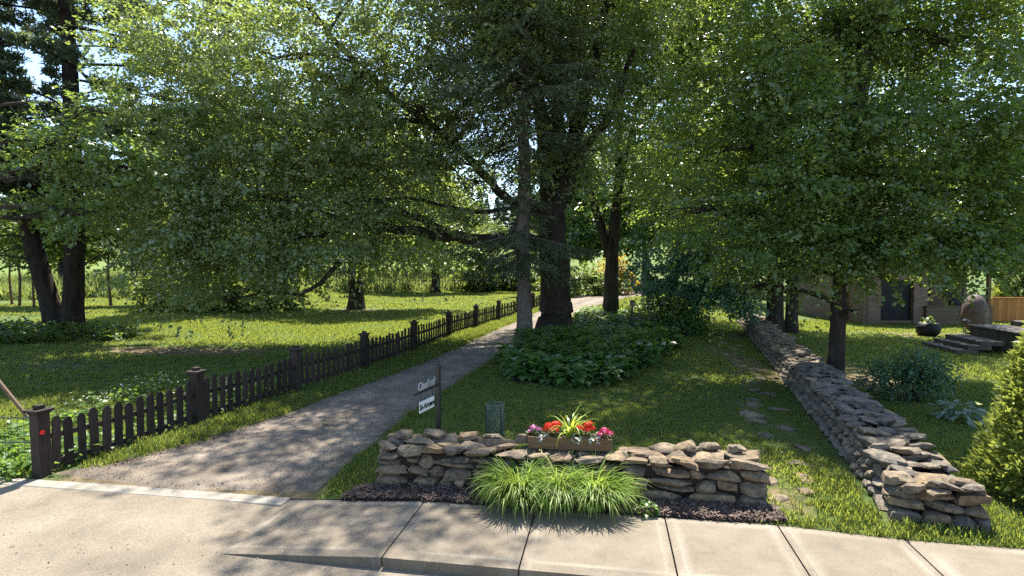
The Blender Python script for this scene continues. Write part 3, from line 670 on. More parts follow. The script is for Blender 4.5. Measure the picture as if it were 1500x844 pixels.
# white pines at the left: one tree on two stems
def pine(name, label, base, stems, zlow, Lmax, seed, group=None, cat='tree', bare=(), dead=0):
    rng = np.random.default_rng(seed); bx, by = base; root = empty(name, (bx, by, g1(bx, by)), 0, label, cat, group)
    br = MB(); PP, DD, NN, SS = [], [], [], []
    for qi, (pts, rad) in enumerate(stems):
        pts = np.array(pts, float); zt = pts[:, 2]; zs = np.linspace(zt[0], zt[-1], 26)
        C = np.stack([np.interp(zs, zt, pts[:, 0]), np.interp(zs, zt, pts[:, 1]), zs], -1); C[0, 2] -= .25
        mb = MB(); mb.tube(C, [np.interp(z, zt, rad) * (1 + .4 * math.exp(-max(z, 0) / .5)) for z in zs], 16, wob=.09, seed=seed + qi); mb.build('trunk', M['bark_pine'], root, smooth=True)
        z = zlow; k = 0; h = zt[-1]
        while z < h - .2:
            for i in range(4):
                a = k * 1.1 + i * 2 * math.pi / 4 + rng.normal() * .3; L = Lmax * (1 - .65 * max(0, (z - zlow) / (h - zlow)) ** 1.3) * (.55 + .55 * rng.random())
                if 9.2 < z < 13.2 and name == 'white_pine' and base[0] == -18.6 and ((qi == 1 and math.cos(a) < .35) or (qi == 0 and math.cos(a) > -.35)): L = min(L, .7)
                o = np.array([np.interp(z, zs, C[:, 0]), np.interp(z, zs, C[:, 1]), z]); d = np.array([math.cos(a), math.sin(a), 0]); s = np.linspace(0, 1, 8)
                P = o + d * (s * L)[:, None] + np.array([0, 0, 1]) * ((.12 * s - .16 * s ** 2) * L)[:, None] + np.array([-d[1], d[0], 0]) * (.12 * L * np.sin(s * 2.5 + k))[:, None]
                br.tube(P, list(np.linspace(.02 + .012 * L, .008, 8)), 4, cap=False)
                ns = int(8 * L)
                for j in range(ns):
                    t = .30 + .70 * rng.random(); p0 = np.array([np.interp(t, s, P[:, c]) for c in range(3)])
                    sd = np.array([-d[1], d[0], 0]) * rng.choice([-1, 1]); ll = (.3 + .9 * (1.15 - t)) * min(1.2, .4 + L * .2) * (.6 + .6 * rng.random())
                    bd = unit(d * .8 + sd * .8 + np.array([0, 0, .12 + .1 * rng.normal()])); e = p0 + bd * ll
                    br.tube([p0, (p0 + e) / 2, e], [.008, .006, .004], 3, cap=False)
                    for u in np.linspace(.35, 1, 4):
                        n_ = 9; q = np.repeat((p0 + bd * ll * u)[None], n_, 0) + rng.normal(size=(n_, 3)) * .05
                        PP.append(q); DD.append(bd * .7 + rng.normal(size=(n_, 3)) * .75 + np.array([0, 0, .15])); NN.append(np.array([0, 0, 1.0]) + rng.normal(size=(n_, 3)) * .7); SS.append(.25 * (.7 + .5 * rng.random(n_)))
            z += .70 * (.75 + .5 * rng.random()); k += 1
    for o, a, L, dz in bare:
        d = np.array([math.cos(a), math.sin(a), 0]); s = np.linspace(0, 1, 7); o = np.array(o)
        P = o + d * (s * L)[:, None] + np.array([0, 0, 1]) * ((dz * s + .06 * np.sin(s * 5)) * L)[:, None]; br.tube(P, list(np.linspace(.05, .008, 7)), 5, cap=False)
        for j in range(5):
            t = .3 + .14 * j; p0 = np.array([np.interp(t, s, P[:, c]) for c in range(3)]); br.tube([p0, p0 + d * .5 + np.array([.1 * (-1) ** j, .3 * (-1) ** j, -.12])], [.014, .004], 3, cap=False)
    tag(br.build('branches', M['bark_pine'], root), kind='stuff')
    PP, DD, NN, SS = map(np.concatenate, (PP, DD, NN, SS))
    V, T, Rn = leaves(PP, DD, NN, SS, NEEDLE, rng.random(len(PP)), 1.25)
    add('crown', np_mesh('crown', V, T, M['pine'], rnd=Rn), root); return root
pine('white_pine', 'tall pine forking at the ground into two dark trunks on the shaded lawn', (-18.6, 24),
     [([(-.25, 0, 0), (-.75, 0, 2.0), (-1.3, 0, 4.2), (-2.1, 0, 8), (-2.5, 0, 14), (-2.6, 0, 21)], [.36, .35, .32, .27, .20, .05]),
      ([(.25, .05, 0), (.45, .05, 2.2), (.55, .05, 4.2), (.55, .1, 9), (.5, .1, 15), (.5, .1, 23)], [.36, .35, .33, .28, .20, .05])], 4.6, 6.0, 21,
     bare=[((-.9, 0, 2.5), 3.0, 3.5, .02), ((-1.0, 0, 2.9), 3.3, 3.8, .02), ((-1.1, 0, 3.3), 2.8, 3.2, .0), ((.7, 0, 2.6), -.15, 2.4, .42), ((-1.2, 0, 3.8), 3.15, 3.0, .02), ((.6, .1, 8.2), .1, 3.6, .05), ((.6, .1, 9.3), -.1, 4.0, .02)])
pine('white_pine', 'straight pine between the forked pine and the big maple, far back', (-17.5, 36), [([(0, 0, 0), (.1, 0, 9), (.2, 0, 20)], [.36, .28, .05])], 7.0, 3.6, 27)

# young maple whose boughs cross in front of the pine
B = (-16.4, 16.6)
lob = LB(B, [(100, 215, 17, 1.5, 1.2, .4, 1), (60, 262, 17, 1.2, 1.2, .35), (165, 170, 17, .9, 1.0, .4, .9), (200, 250, 17.5, 1.0, 1.1, .4), (120, 315, 17, 1.4, 1.2, .35, .8), (30, 320, 17, 1.2, 1.2, .3), (-150, 200, 17, 1.5, 1.5, 1.6), (-150, 80, 17, 1.5, 1.5, 1.3)])
tree('young_maple', 'maple at the pine with sunlit leafy boughs reaching across the dark trunks', None, B, [([(0, 0, 0), (.1, 0, 2.5), (.3, 0, 6), (.3, .2, 9.5)], [.2, .18, .13, .04])], lob, 1150, 12, .13, M['maple'], M['bark'], (), 31, LOBED, hole=-.05, freq=1.3, sub=5)

# double-stemmed tree farther up the drive
B = (5.4, 31.8)
lob = LB(B, [(870, 110, 31, 2.2, 2.6, 1.8), (930, 160, 31, 2.2, 2.4, 1.6, .7), (880, 30, 31, 3, 3, 2.2), (960, 60, 32, 3, 3, 2.2), (985, 210, 32, 2.0, 2.4, 1.8, .8), (1000, 130, 32, 2.4, 2.6, 2), (840, 20, 32, 2.4, 2.6, 2), (965, 300, 31, 1.3, 1.6, 1.3, .7), (1010, 290, 32, 1.8, 2, 1.6), (880, 270, 31, .8, 1, .7, .3), (858, 225, 31, 1.0, 1, 1.0, .6), (910, 240, 31, 1.0, 1, 1.0, .6), (880, 185, 31, 1.2, 1.2, 1, .6), (930, 290, 31, 1.0, 1, .8, .5)])
stems = [([(0, 0, 0), (0, 0, 2.4), (.2, 0, 4.6), (.45, 0, 8), (.3, 0, 14)], [.40, .37, .30, .24, .08]),
         ([(-.12, 0, 3.4), (-.55, 0, 5.0), (-1.35, 0, 7.6), (-2.2, 0, 10.5), (-2.6, 0, 14)], [.26, .24, .2, .14, .06]),
         ([(.35, 0, 7.2), (.9, 0, 9.4), (1.7, 0, 13)], [.16, .13, .05])]
tree('forked_tree', 'dark double-stemmed tree behind the flower bed at the bend of the drive', None, B, stems, lob, 1350, 52, .135, M['maple_dark'], M['bark'], (), 41, KITE, hole=.0, freq=1.0, twig=1.4, spread=.6, sub=6)

# the maple behind the long stone wall
B = (8.75, 15.6)
lob = LB(B, [(1280, 40, 15.5, 2.2, 2, 1.4), (1180, 70, 15.5, 2.0, 2, 1.3), (1380, 70, 15.5, 2.0, 2, 1.3), (1090, 130, 16, 1.8, 1.9, 1.2), (1190, 170, 15, 1.9, 1.8, 1.1, .8), (1330, 190, 15, 2.1, 1.9, 1.1), (1430, 160, 15.5, 1.8, 1.9, 1.2), (1060, 220, 16, 1.7, 1.8, 1.1), (1140, 270, 15, 1.9, 1.7, 1.0), (1250, 260, 15, 1.9, 1.8, .9), (1380, 280, 15, 2.0, 1.8, 1.0), (1470, 260, 15.5, 1.5, 1.8, 1.1),
            (1010, 310, 15.5, 1.4, 1.5, .8, .8), (1100, 350, 15, 1.7, 1.6, .75), (1210, 345, 14.6, 1.9, 1.7, .7), (1330, 355, 14.8, 2.0, 1.7, .75), (1440, 360, 15, 1.6, 1.6, .75), (1170, 390, 15, 1.5, 1.4, .35, .8), (1300, 345, 14.8, 1.5, 1.4, .3, .8), (1400, 350, 15, 1.6, 1.3, .3, .8), (1480, 365, 15, 1.0, 1.2, .3, .7), (1250, 455, 15, .35, .4, .45, .6), (1095, 420, 15.5, .8, 1.1, .4, .6), (1265, 370, 15, 1.6, 1.5, .6, .7)])
lob += [(-3.0, .6, 11.4, 2.2, 2, 1.4), (-.6, 1.4, 12.6, 2.4, 2, 1.4), (2.4, 1.2, 11.6, 2.4, 2, 1.5), (.4, 2.2, 14.5, 2.2, 2, 1.4, .7), (5.2, .5, 9.5, 1.6, 1.8, 1.4), (5.4, .3, 6.5, 1.5, 1.7, 1.2)]
stems = [([(0, 0, 0), (.03, 0, 2), (.22, 0, 4.6), (.45, 0, 7.2), (.5, 0, 9)], [.21, .19, .17, .15, .13]),
         ([(.46, 0, 7.0), (.95, .1, 9.6), (1.5, .4, 13)], [.11, .09, .03]), ([(.5, 0, 8.8), (.45, .3, 11), (.4, .8, 14.5)], [.12, .09, .03]), ([(.4, 0, 6.6), (.05, .1, 8.6), (-.6, .4, 12)], [.09, .07, .03])]
tree('maple', 'dense green maple with a thin trunk just behind the long stone wall', None, B, stems, [(a, b, c, d, e, f * .72, *w) for a, b, c, d, e, f, *w in lob], 3200, 58, .104, M['maple_dark'], M['bark'], (), 51, KITE, hole=.07, freq=1.35, twig=1.15, spread=.55, droop=.10, sub=8, flare=1.25)

# second pair of stems farther along the wall
B = (11.9, 25.5)
lob = LB(B, [(1150, 60, 26, 3.2, 3, 2.4), (1050, 90, 26, 3, 3, 2.2), (960, 150, 27, 2.2, 2.6, 2, .8), (1240, 110, 26, 3, 3, 2.2), (1100, 210, 26, 2.6, 2.6, 1.8), (1010, 240, 26, 2.4, 2.6, 1.6, .9), (1200, 250, 26, 2.6, 2.6, 1.6), (1290, 210, 26, 2.4, 2.6, 1.8), (1060, 320, 25, 2.2, 2.2, 1.3), (1160, 340, 25, 2.4, 2.2, 1.2), (980, 10, 27, 3, 3, 2), (1080, 0, 27, 3, 3, 2), (1090, 400, 25, 1.5, 1.6, .8, .8)])
stems = [([(-.3, 0, 0), (-.4, 0, 4), (.1, 0, 9), (.1, .2, 15)], [.34, .31, .24, .06]), ([(.35, -.1, 0), (.4, 0, 4), (1.3, .1, 9), (2.3, .3, 14)], [.26, .24, .17, .05])]
tree('shade_tree', 'twin-stemmed tree half hidden by leaves at the far end of the stone wall', None, B, stems, lob, 1750, 50, .145, M['maple_dark'], M['bark'], (), 61, KITE, hole=-.06, freq=.9, twig=1.5, spread=.6, sub=6)

# trees on the back lawn
B = (-10.3, 38)
lob = [(-3.5, -1, 5.0, 3.2, 3, 1.8), (3.0, -1, 4.6, 3, 3, 1.5), (0, -2, 6.5, 3.4, 3, 2.2), (-5.2, 0, 7.5, 3, 3, 2), (4.8, 0, 7, 3, 3, 2), (0, 0, 10, 4, 3.4, 2.6), (-6.5, -.5, 3.6, 2, 2.4, 1.0), (5.8, -.5, 3.9, 2, 2.4, .9), (-3, 1, 12, 3, 3, 2), (3, 1, 12, 3, 3, 2)]
tree('lawn_maple', 'broad maple with a stout dark trunk standing alone on the back lawn', None, B, [([(0, 0, 0), (-.05, 0, 2.6), (0, 0, 5), (.1, 0, 11)], [.46, .43, .34, .1])], lob, 4200, 8, .24, M['maple'], M['bark'], [([(.1, 0, 2.6), (2.0, -.3, 3.2), (5, -.6, 3.5)], .12, .05), ([(-.1, 0, 2.4), (-2.4, -.3, 2.9), (-5.5, -.6, 3.0)], .12, .05)], 71, KITE, sub=5)
B = (-7.7, 58)
lob = [(-4, -1, 4.4, 3, 3, 1.6), (3.2, -1, 4.6, 2.8, 3, 1.5), (0, -1, 6.2, 3.6, 3, 2), (0, 0, 9, 3, 3, 2.2), (6.0, 0, 3.6, 2.6, 2.5, 1.1), (-6, 0, 5.5, 2.6, 2.4, 1.6)]
tree('lawn_apple_tree', 'small spreading tree with a short trunk at the far edge of the back lawn', None, B, [([(0, 0, 0), (0, 0, 2.8), (.3, 0, 5), (.4, 0, 8)], [.44, .38, .22, .06])], lob, 2200, 8, .32, M['far_leaf'], M['bark'], [([(-.1, 0, 2.4), (-2, 0, 4.2), (-5, 0, 5.2)], .2, .06), ([(.1, 0, 2.6), (1.6, 0, 3.6), (4.5, 0, 4.4)], .18, .05)], 81, KITE, sub=4)

# trees beyond: three kinds, copied
def far_proto(seed, m, h, r):
    rng = np.random.default_rng(seed); lob = []
    for i in range(11):
        a = rng.random() * 6.3; q = r * .62 * rng.random() ** .5; z = h * (.28 + .62 * rng.random()); lob.append((q * math.cos(a), q * math.sin(a), z, r * .42, r * .42, h * .13))
    return lob
FAR = [(-38, 70, 0, 1.5, 'tall round tree past the meadow, behind the forked pine'), (-29, 74, 1, 1.7, 'meadow-edge tree seen under the pine boughs'), (-21, 78, 2, 1.6, 'pale tree behind the pole fence'), (-13, 80, 0, 1.35, 'dark tree behind the lone lawn maple'),
       (-5, 84, 1, .85, 'tree beyond the meadow above the pole fence'), (-48, 62, 2, 1.1, 'leafy tree at the far edge of the meadow'), (-34, 52, 1, .75, 'low tree beside the saplings at the meadow'), (18, 64, 0, 1.25, 'tree behind the bend of the drive'), (24, 52, 2, .85, 'light green tree beyond the far end of the wall'),
       (32, 48, 1, .95, 'tree rising behind the brick house'), (41, 55, 0, 1.0, 'large tree behind the orange board fence'), (12.5, 71, 0, 1.3, 'tall tree past the golden bush'), (19, 82, 1, 1.5, 'dark tree past the bend of the drive'), (8.0, 86, 2, 1.6, 'pale tree above the far field edge'), (26, 70, 2, 1.5, 'pale tree far behind the forked tree'), (16.5, 44, 1, .7, 'tree behind the twin-stemmed tree'), (25, 40, 0, .75, 'dark tree at the back of the brick house'), (38, 40, 2, .8, 'bright tree past the board fence'), (3, 96, 2, .6, 'tree at the edge of the far field')]
protos = {}
SPEC = {0: (M['maple'], 15, 6.0, 'tree'), 1: (M['shrub'], 13, 5.5, 'tree'), 2: (M['far_leaf'], 12, 5.5, 'tree')}
for x, y, k, s, lab in FAR:
    if k not in protos:
        mm, h, r, nm = SPEC[k]
        protos[k] = tree('broadleaf_tree', lab, 'trees beyond the meadow and the gardens', (x, y), [([(0, 0, 0), (.1, 0, h * .3), (0, .1, h * .85)], [.34, .28, .05])], far_proto(90 + k, mm, h, r), 2300, 8, .36, mm, M['bark'], (), 91 + k, KITE, sub=3, freq=.6)
        protos[k].scale = (s,) * 3
    else: copy_tree(protos[k], (x, y, g1(x, y)), random.uniform(0, 6), s, lab)
# spruce plantation past the far field
pl = None
for i in range(34):
    x = -10 + i * 2.6 + random.uniform(-.8, .8); y = 168 + random.uniform(-5, 9)
    if pl is None:
        pl = conifer('field_spruce', 'dark spruce in the row past the far field', (x, y), 17, .3, 1.0, lambda z: max(.3, 3.6 * (1 - z / 17)), 99, M['spruce'], nw=.75, per=7, dens=.45, needle=.5, group='spruces past the far field')
    else: copy_tree(pl, (x, y, g1(x, y)), random.uniform(0, 6), random.uniform(.8, 1.2), 'dark spruce in the row past the far field')
# ------------------------------------------------------------------ stones
def stone_mesh(seed, cuts=2):
    rng = np.random.default_rng(seed); bm = bmesh.new(); bmesh.ops.create_cube(bm, size=1.0)
    bmesh.ops.subdivide_edges(bm, edges=bm.edges[:], cuts=cuts, use_grid_fill=True)
    V = np.array([v.co[:] for v in bm.verts]); u = unit(V)
    k = .16 + .26 * rng.random()
    V = V * (1 - k) + u * .60 * k
    for _ in range(3):
        f = rng.normal(size=3) * 3.2; ph = rng.random() * 6; V += u * (np.sin(V @ f + ph) * .055)[:, None]
    for _ in range(11):                                                # flats broken off
        d = unit(rng.normal(size=3) * np.array([1, 1, .9])); lim = .31 + .15 * rng.random(); q = V @ d; V -= np.where(q > lim, q - lim, 0)[:, None] * d
    V += rng.normal(size=V.shape) * .020
    V -= (V.max(0) + V.min(0)) / 2; V /= (V.max(0) - V.min(0))
    bm.verts.ensure_lookup_table()
    for v, p in zip(bm.verts, V): v.co = p
    me = bpy.data.meshes.new('stone'); bmesh.ops.recalc_face_normals(bm, faces=bm.faces[:]); bm.to_mesh(me); bm.free()
    me.polygons.foreach_set('use_smooth', np.ones(len(me.polygons), dtype=bool)); me.set_sharp_from_angle(angle=R(20))
    me.materials.append(M['stone']); return me
STONES = [stone_mesh(100 + i) for i in range(16)]
STONES_G = []
for s in STONES:
    c = s.copy(); c.materials.clear(); c.materials.append(M['stone_grey']); STONES_G.append(c)
SV = [(np.array([v.co[:] for v in s.vertices]), np.array([[p.vertices[0], p.vertices[1], p.vertices[2], p.vertices[3]] for p in s.polygons])) for s in STONES]
def euler_m(rx, ry, rz): return Matrix.Rotation(rz, 3, 'Z') @ Matrix.Rotation(ry, 3, 'Y') @ Matrix.Rotation(rx, 3, 'X')
def place_stone(parent, meshes, c, dims, rot, flip=True):
    o = add('stone', random.choice(meshes), parent, c, rot, dims)
    return o

root = empty('front_stone_wall', (0, 0, 0), 0, 'low dry stone wall of tan field stones behind the sidewalk and the daylilies', 'stone wall')
aF = math.atan2(FE[1], FE[0])
def course_widths(L, lo, hi):
    out = []; x = 0
    while x < L:
        w = random.uniform(lo, hi) if random.random() < .8 else random.uniform(hi, hi * 1.35)
        if L - x - w < lo: w = L - x
        out.append((x, w)); x += w
    return out
def stone_wall_face(root, P0, E, N, L, courses, depth, lo, hi, meshes, ang, z0f, jit=.02, out=1):
    z = 0
    for ci, h in enumerate(courses):
        for x, w in course_widths(L, lo, hi):
            split = random.random() < .16 and w > .2
            for hh, zz in (((h * .5, z), (h * .5, z + h * .5)) if split and h > .12 else ((h, z),)):
                d = depth * random.uniform(.85, 1.15)
                c = P0 + E * (x + w / 2) + N * (d / 2 + random.uniform(-jit, jit) + .015 * ci)
                place_stone(root, meshes, (c[0], c[1], z0f(c) + zz + hh / 2 + random.uniform(-.01, .01)), (w * 1.05, d, hh * 1.12), (random.uniform(-.06, .06), random.uniform(-.09, .09), ang + random.uniform(-.08, .08)))
        z += h
zf = lambda c: .01
stone_wall_face(root, FW0, FE, FN, FW_L, [.155, .155, .14], .30, .17, .46, STONES, aF, zf)
stone_wall_face(root, FW0 + FN * FW_W, FE, -FN, FW_L, [.16, .16, .15], .30, .3, .55, STONES, aF, zf)
for z in (.12, .33, .42):                                              # ends
    for a in (.10, FW_L - .10):
        c = fw(a, FW_W * .5); place_stone(root, STONES, (c[0], c[1], z), (.24, .40, .2), (0, random.uniform(-.1, .1), aF + random.uniform(-.2, .2)))
for row, (b, zz) in enumerate(((.14, .535), (.36, .55), (.54, .545))):     # loose caps
    x = .02
    while x < FW_L - .1:
        w = random.uniform(.24, .50); skip = 0
        if 1.98 < x + w / 2 < 3.5 and row > 0:
            if row == 1:
                c = fw(x + w / 2, .46); place_stone(root, STONES, (c[0], c[1], .50), (w, .3, .11), (0, 0, aF))
        else:
            c = fw(x + w / 2, b + random.uniform(-.04, .04)); h = random.uniform(.09, .16) if not (1.9 < x < 3.5) else .07
            place_stone(root, STONES, (c[0], c[1], zz + random.uniform(-.015, .03)), (w * 1.08, random.uniform(.24, .36), h), (random.uniform(-.28, .12), random.uniform(-.16, .16), aF + random.uniform(-.35, .35)))
        x += w
    
for a in (.3, .75, 1.25, 1.62, 4.3, 4.65, 5.0, 2.1):
    c = fw(a, .5 + random.uniform(-.06, .06)); place_stone(root, STONES, (c[0], c[1], .645), (random.uniform(.24, .38), .24, random.uniform(.09, .14)), (random.uniform(-.3, .1), random.uniform(-.2, .2), random.uniform(-.5, .3)))
mb = MB(); c = fw(FW_L / 2, FW_W / 2); mb.box((c[0], c[1], .24), (FW_L - .24, FW_W - .3, .46), aF); mb.build('gap_shade_core', M['soil'], root)  # dark fill inside the wall, its colour stands in for shade between stones

# the long wall
root = empty('long_stone_wall', (0, 0, 0), 0, 'long grey dry stone wall running back from the sidewalk between the two gardens', 'stone wall')
aR = math.atan2(U[1], U[0])
n_ind = 0; far = []
def rw_stone(a, b, z, dims, rot, near):
    global n_ind
    c = rw(a, b); zz = g1(c[0], c[1]) + z
    if near and n_ind < 300: place_stone(root, STONES_G if a > .55 or random.random() < .35 else STONES, (c[0], c[1], zz), dims, rot); n_ind += 1
    else: far.append(((c[0], c[1], zz), dims, rot))
def wall_h(a): return RW_H * (.72 + .28 * sstep(-.1, 1.8, a)) * (1 - .12 * math.sin(a * .9) ** 2) * (1 - .12 * sstep(8, 10, a))
NEAR = 9.2
jobs = []
for ci in range(4):                                                    # near end
    h = .13; x = 0
    while x < RW_W - .05:
        w = min(random.uniform(.18, .40), RW_W - x); w = RW_W - x if RW_W - x - w < .12 else w
        jobs.append((-1, (.10 + .06 * ci, x + w / 2, h * (ci + .5)), (w * 1.06, .30, h * 1.12), (random.uniform(-.07, .07), random.uniform(-.1, .1), aR - math.pi / 2 + random.uniform(-.12, .12)))); x += w
for ci in range(4):                                                    # face to the path
    x = .28
    while x < RW_L:
        w = random.uniform(.18, .42) * (1 if x < 10 else 1.1); h = wall_h(x) / 4.25
        jobs.append((x, (x + w / 2, .13 + .06 * ci + random.uniform(-.02, .02), h * (ci + .5)), (w * 1.05, .32, h * 1.14), (random.uniform(-.08, .08), random.uniform(-.14, .14), aR + random.uniform(-.12, .12)))); x += w
for b, wb in ((.28, .27), (.48, .28), (.68, .28), (.86, .26)):                         # flat caps
    x = .02
    while x < RW_L:
        w = random.uniform(.24, .48); jobs.append((x - .3, (x + w / 2, b + random.uniform(-.06, .06), wall_h(x) - .05 + random.uniform(-.03, .06)), (w * 1.25, wb * random.uniform(.95, 1.45), random.uniform(.08, .15)), (random.uniform(-.22, .22), random.uniform(-.08, .30), aR + random.uniform(-.7, .7)))); x += w
jobs.sort(key=lambda j: j[0])
for x, (a, b, z), d, r in jobs: rw_stone(a, b, z, d, r, True)
for ci in range(3):
    x = .3
    while x < RW_L:
        w = random.uniform(.4, .7); h = wall_h(x) / 3.2
        rw_stone(x + w / 2, RW_W - .14 - .03 * ci, h * (ci + .5), (w * 1.05, .32, h * 1.12), (random.uniform(-.08, .08), random.uniform(-.1, .1), aR + random.uniform(-.1, .1)), False); x += w
Vs, Fs, Rn = [], [], []; o_ = 0
for c, d, r in far:
    v, f = SV[random.randrange(16)]; mt = np.array(euler_m(*r)); v2 = (v * np.array(d)) @ mt.T + np.array(c)
    Vs.append(v2); Fs.append(f + o_); Rn.append(np.full(len(v), random.random())); o_ += len(v)
me = np_mesh('stones', np.concatenate(Vs), np.concatenate(Fs), M['stone_grey_joined'], rnd=np.concatenate(Rn), smooth=True); me.set_sharp_from_angle(angle=R(38))
tag(add('far_stonework', me, root), kind='stuff')
mb = MB(); n = 26
for i in range(n):
    a = (i + .5) * (RW_L - .3) / n + .2; c = rw(a, RW_W / 2); mb.box((c[0], c[1], g1(c[0], c[1]) + wall_h(a) * .5 - .12), ((RW_L - .3) / n - .004, RW_W - .38, wall_h(a) - .06), aR)
mb.build('gap_shade_core', M['soil'], root)  # dark fill again, coloured to read as shade in the stone gaps

# stepping stones of the path beside it
pr = empty('stone_path', (0, 0, 0), kind='structure')
PTS = [(3.62, 8.3, .5, .3), (4.05, 7.85, .3, .2), (4.25, 8.3, .45, .28), (3.55, 7.6, .28, .2), (4.5, 8.9, .4, .25), (4.95, 9.7, .32, .22)]
for i in range(42):
    y = 10.4 + i * .46; x = RW0[0] + .308 * (y - RW0[1]) - .9 + .28 * math.sin(i * 1.9) + random.uniform(-.2, .2); PTS.append((x, y, random.uniform(.3, .6), random.uniform(.22, .42)))
for x, y, a, b in PTS: add('flagstone', random.choice(STONES), pr, (x, y, g1(x, y) + .006), (random.uniform(-.04, .04), random.uniform(-.04, .04), random.uniform(0, 6)), (a, b, .08))

# ------------------------------------------------------------------ picket fence
def pk_mesh(h, w=.130, th=.024):
    sh = .045
    poly = [(-w / 2, 0), (w / 2, 0), (w / 2, h - sh - .02), (w * .40, h - sh), (w * .22, h - .006), (0, h), (-w * .22, h - .006), (-w * .40, h - sh), (-w / 2, h - sh - .02)]
    return MB().prism(poly, -th / 2, th / 2, lambda u, v, t: (u, t, v)).mesh('picket', M['fence'])
PK = [pk_mesh(h) for h in (.80, .815, .83)]
def post_meshes(h=1.0):
    a = MB().box((0, 0, h / 2 - .1), (.185, .185, h + .2)).mesh('post', M['fence'], bevel=.008)
    c = MB(); c.box((0, 0, h + .022), (.275, .275, .04)); c.box((0, 0, h - .015), (.215, .215, .03)); c.box((0, 0, h + .075), (.11, .11, .062))
    return a, c.mesh('cap', M['fence'], bevel=.005)
PM, CM = post_meshes()
POSTS = [(-7.22, 8.78), (-6.2, 11.33), (-5.33, 14.2), (-4.42, 17.3), (-3.5, 20.6), (-2.66, 24.2), (-1.70, 27.4), (-.72, 31.0), (.35, 34.7), (1.4, 38.3), (2.5, 42), (3.6, 45.8)]
root = empty('picket_fence', (POSTS[0][0], POSTS[0][1], g1(*POSTS[0])), 0, 'dark brown picket fence with capped posts along the grass edge of the drive', 'picket fence')
ox, oy, oz = root.location
for i, (x, y) in enumerate(POSTS):
    z = g1(x, y); p = add('post', PM, root, (x - ox, y - oy, z - oz), (random.uniform(-.012, .012), random.uniform(-.012, .012), -.30)); add('cap', CM, p)
    if i == 0:
        rf = MB().tube([(.098, -.04, .70), (.106, -.04, .70)], .036, 14).build('reflector', M['reflector'], p)
    if i + 1 < len(POSTS):
        x2, y2 = POSTS[i + 1]; d = math.hypot(x2 - x, y2 - y); a = math.atan2(y2 - y, x2 - x); n = 14 if i < 3 else 15
        zz2 = g1(x2, y2); sag = .05 if i < 2 else .03
        for hh in (.16, .58):
            mb = MB(); k = 6
            for q in range(k):
                t0, t1 = q / k, (q + 1) / k
                f = lambda t: (x + (x2 - x) * t - ox - math.sin(a) * .036, y + (y2 - y) * t - oy + math.cos(a) * .036, z + (zz2 - z) * t - oz + hh - sag * math.sin(math.pi * t))
                A, Bq = f(t0), f(t1); n0 = len(mb.v)
                for P in (A, Bq):
                    for du, dv in ((-.018, -.04), (.018, -.04), (.018, .04), (-.018, .04)): mb.v.append((P[0] - math.sin(a) * du, P[1] + math.cos(a) * du, P[2] + dv))
                for j in range(4): mb.f.append((n0 + j, n0 + (j + 1) % 4, n0 + 4 + (j + 1) % 4, n0 + 4 + j))
            mb.build('rail', M['fence'], root)
        for q in range(n - 1):
            t = (q + 1) / n; px, py = x + (x2 - x) * t, y + (y2 - y) * t
            add('picket', random.choice(PK), root, (px - ox, py - oy, z + (zz2 - z) * t - oz + .05 - sag * math.sin(math.pi * t) + random.uniform(-.02, .02)), (random.uniform(-.03, .03), random.uniform(-.035, .035), a + random.uniform(-.06, .06)), (random.uniform(.92, 1.06), 1, random.uniform(.97, 1.03)))

# wire fence and brace left of the first post
root = empty('wire_fence', (-8.6, 8.9, g1(-8.6, 8.9)), 0, 'wire fence with a slanting brown wooden brace at the first picket post', 'wire fence')
for z in (.52, .90): MB().tube([(-1.6, .10, z), (0, 0, z - .01), (1.29, -.1, z)], .011, 5).build('wire', M['wire'], root)
MB().box((.62, -.0, 1.50), (1.55, .035, .045), 0, Matrix.Rotation(.92, 3, 'Y')).build('brace', M['deck'], root)
mb = MB(); 
for i in range(22): mb.box((-1.0 + i * .1, .02, .60), (.004, .004, .66))
tag(mb.build('mesh_wires', M['wire'], root), kind='stuff')
MB().box((-1.3, .05, .55), (.09, .09, 1.5)).build('post', M['fence'], root)

# pole fence at the far end of the lawn
root = empty('pole_fence', (-24, 55, g1(-24, 55)), 0, 'rustic fence of thin upright poles between the back lawn and the meadow', 'pole fence')
ox, oy, oz = root.location
for i in range(84):
    t = i / 83; x = -27 + 22 * t; y = 54 + 8.5 * t; h = random.uniform(1.9, 2.9)
    MB().tube([(0, 0, -.1), (random.uniform(-.05, .05), 0, h * .5), (random.uniform(-.14, .14), 0, h)], [.045, .04, .025], 5).build('pole', M['wood'], root, loc=(x - ox, y - oy, g1(x, y) - oz))
mb = MB(); mb.tube([(-27 - ox, 54.06 - oy, g1(-27, 54) - oz + 1.0), (-16 - ox, 58.3 - oy, g1(-16, 58) - oz + 1.05), (-5 - ox, 62.56 - oy, g1(-5, 62) - oz + 1.0)], .03, 5); mb.build('rail', M['wood'], root)
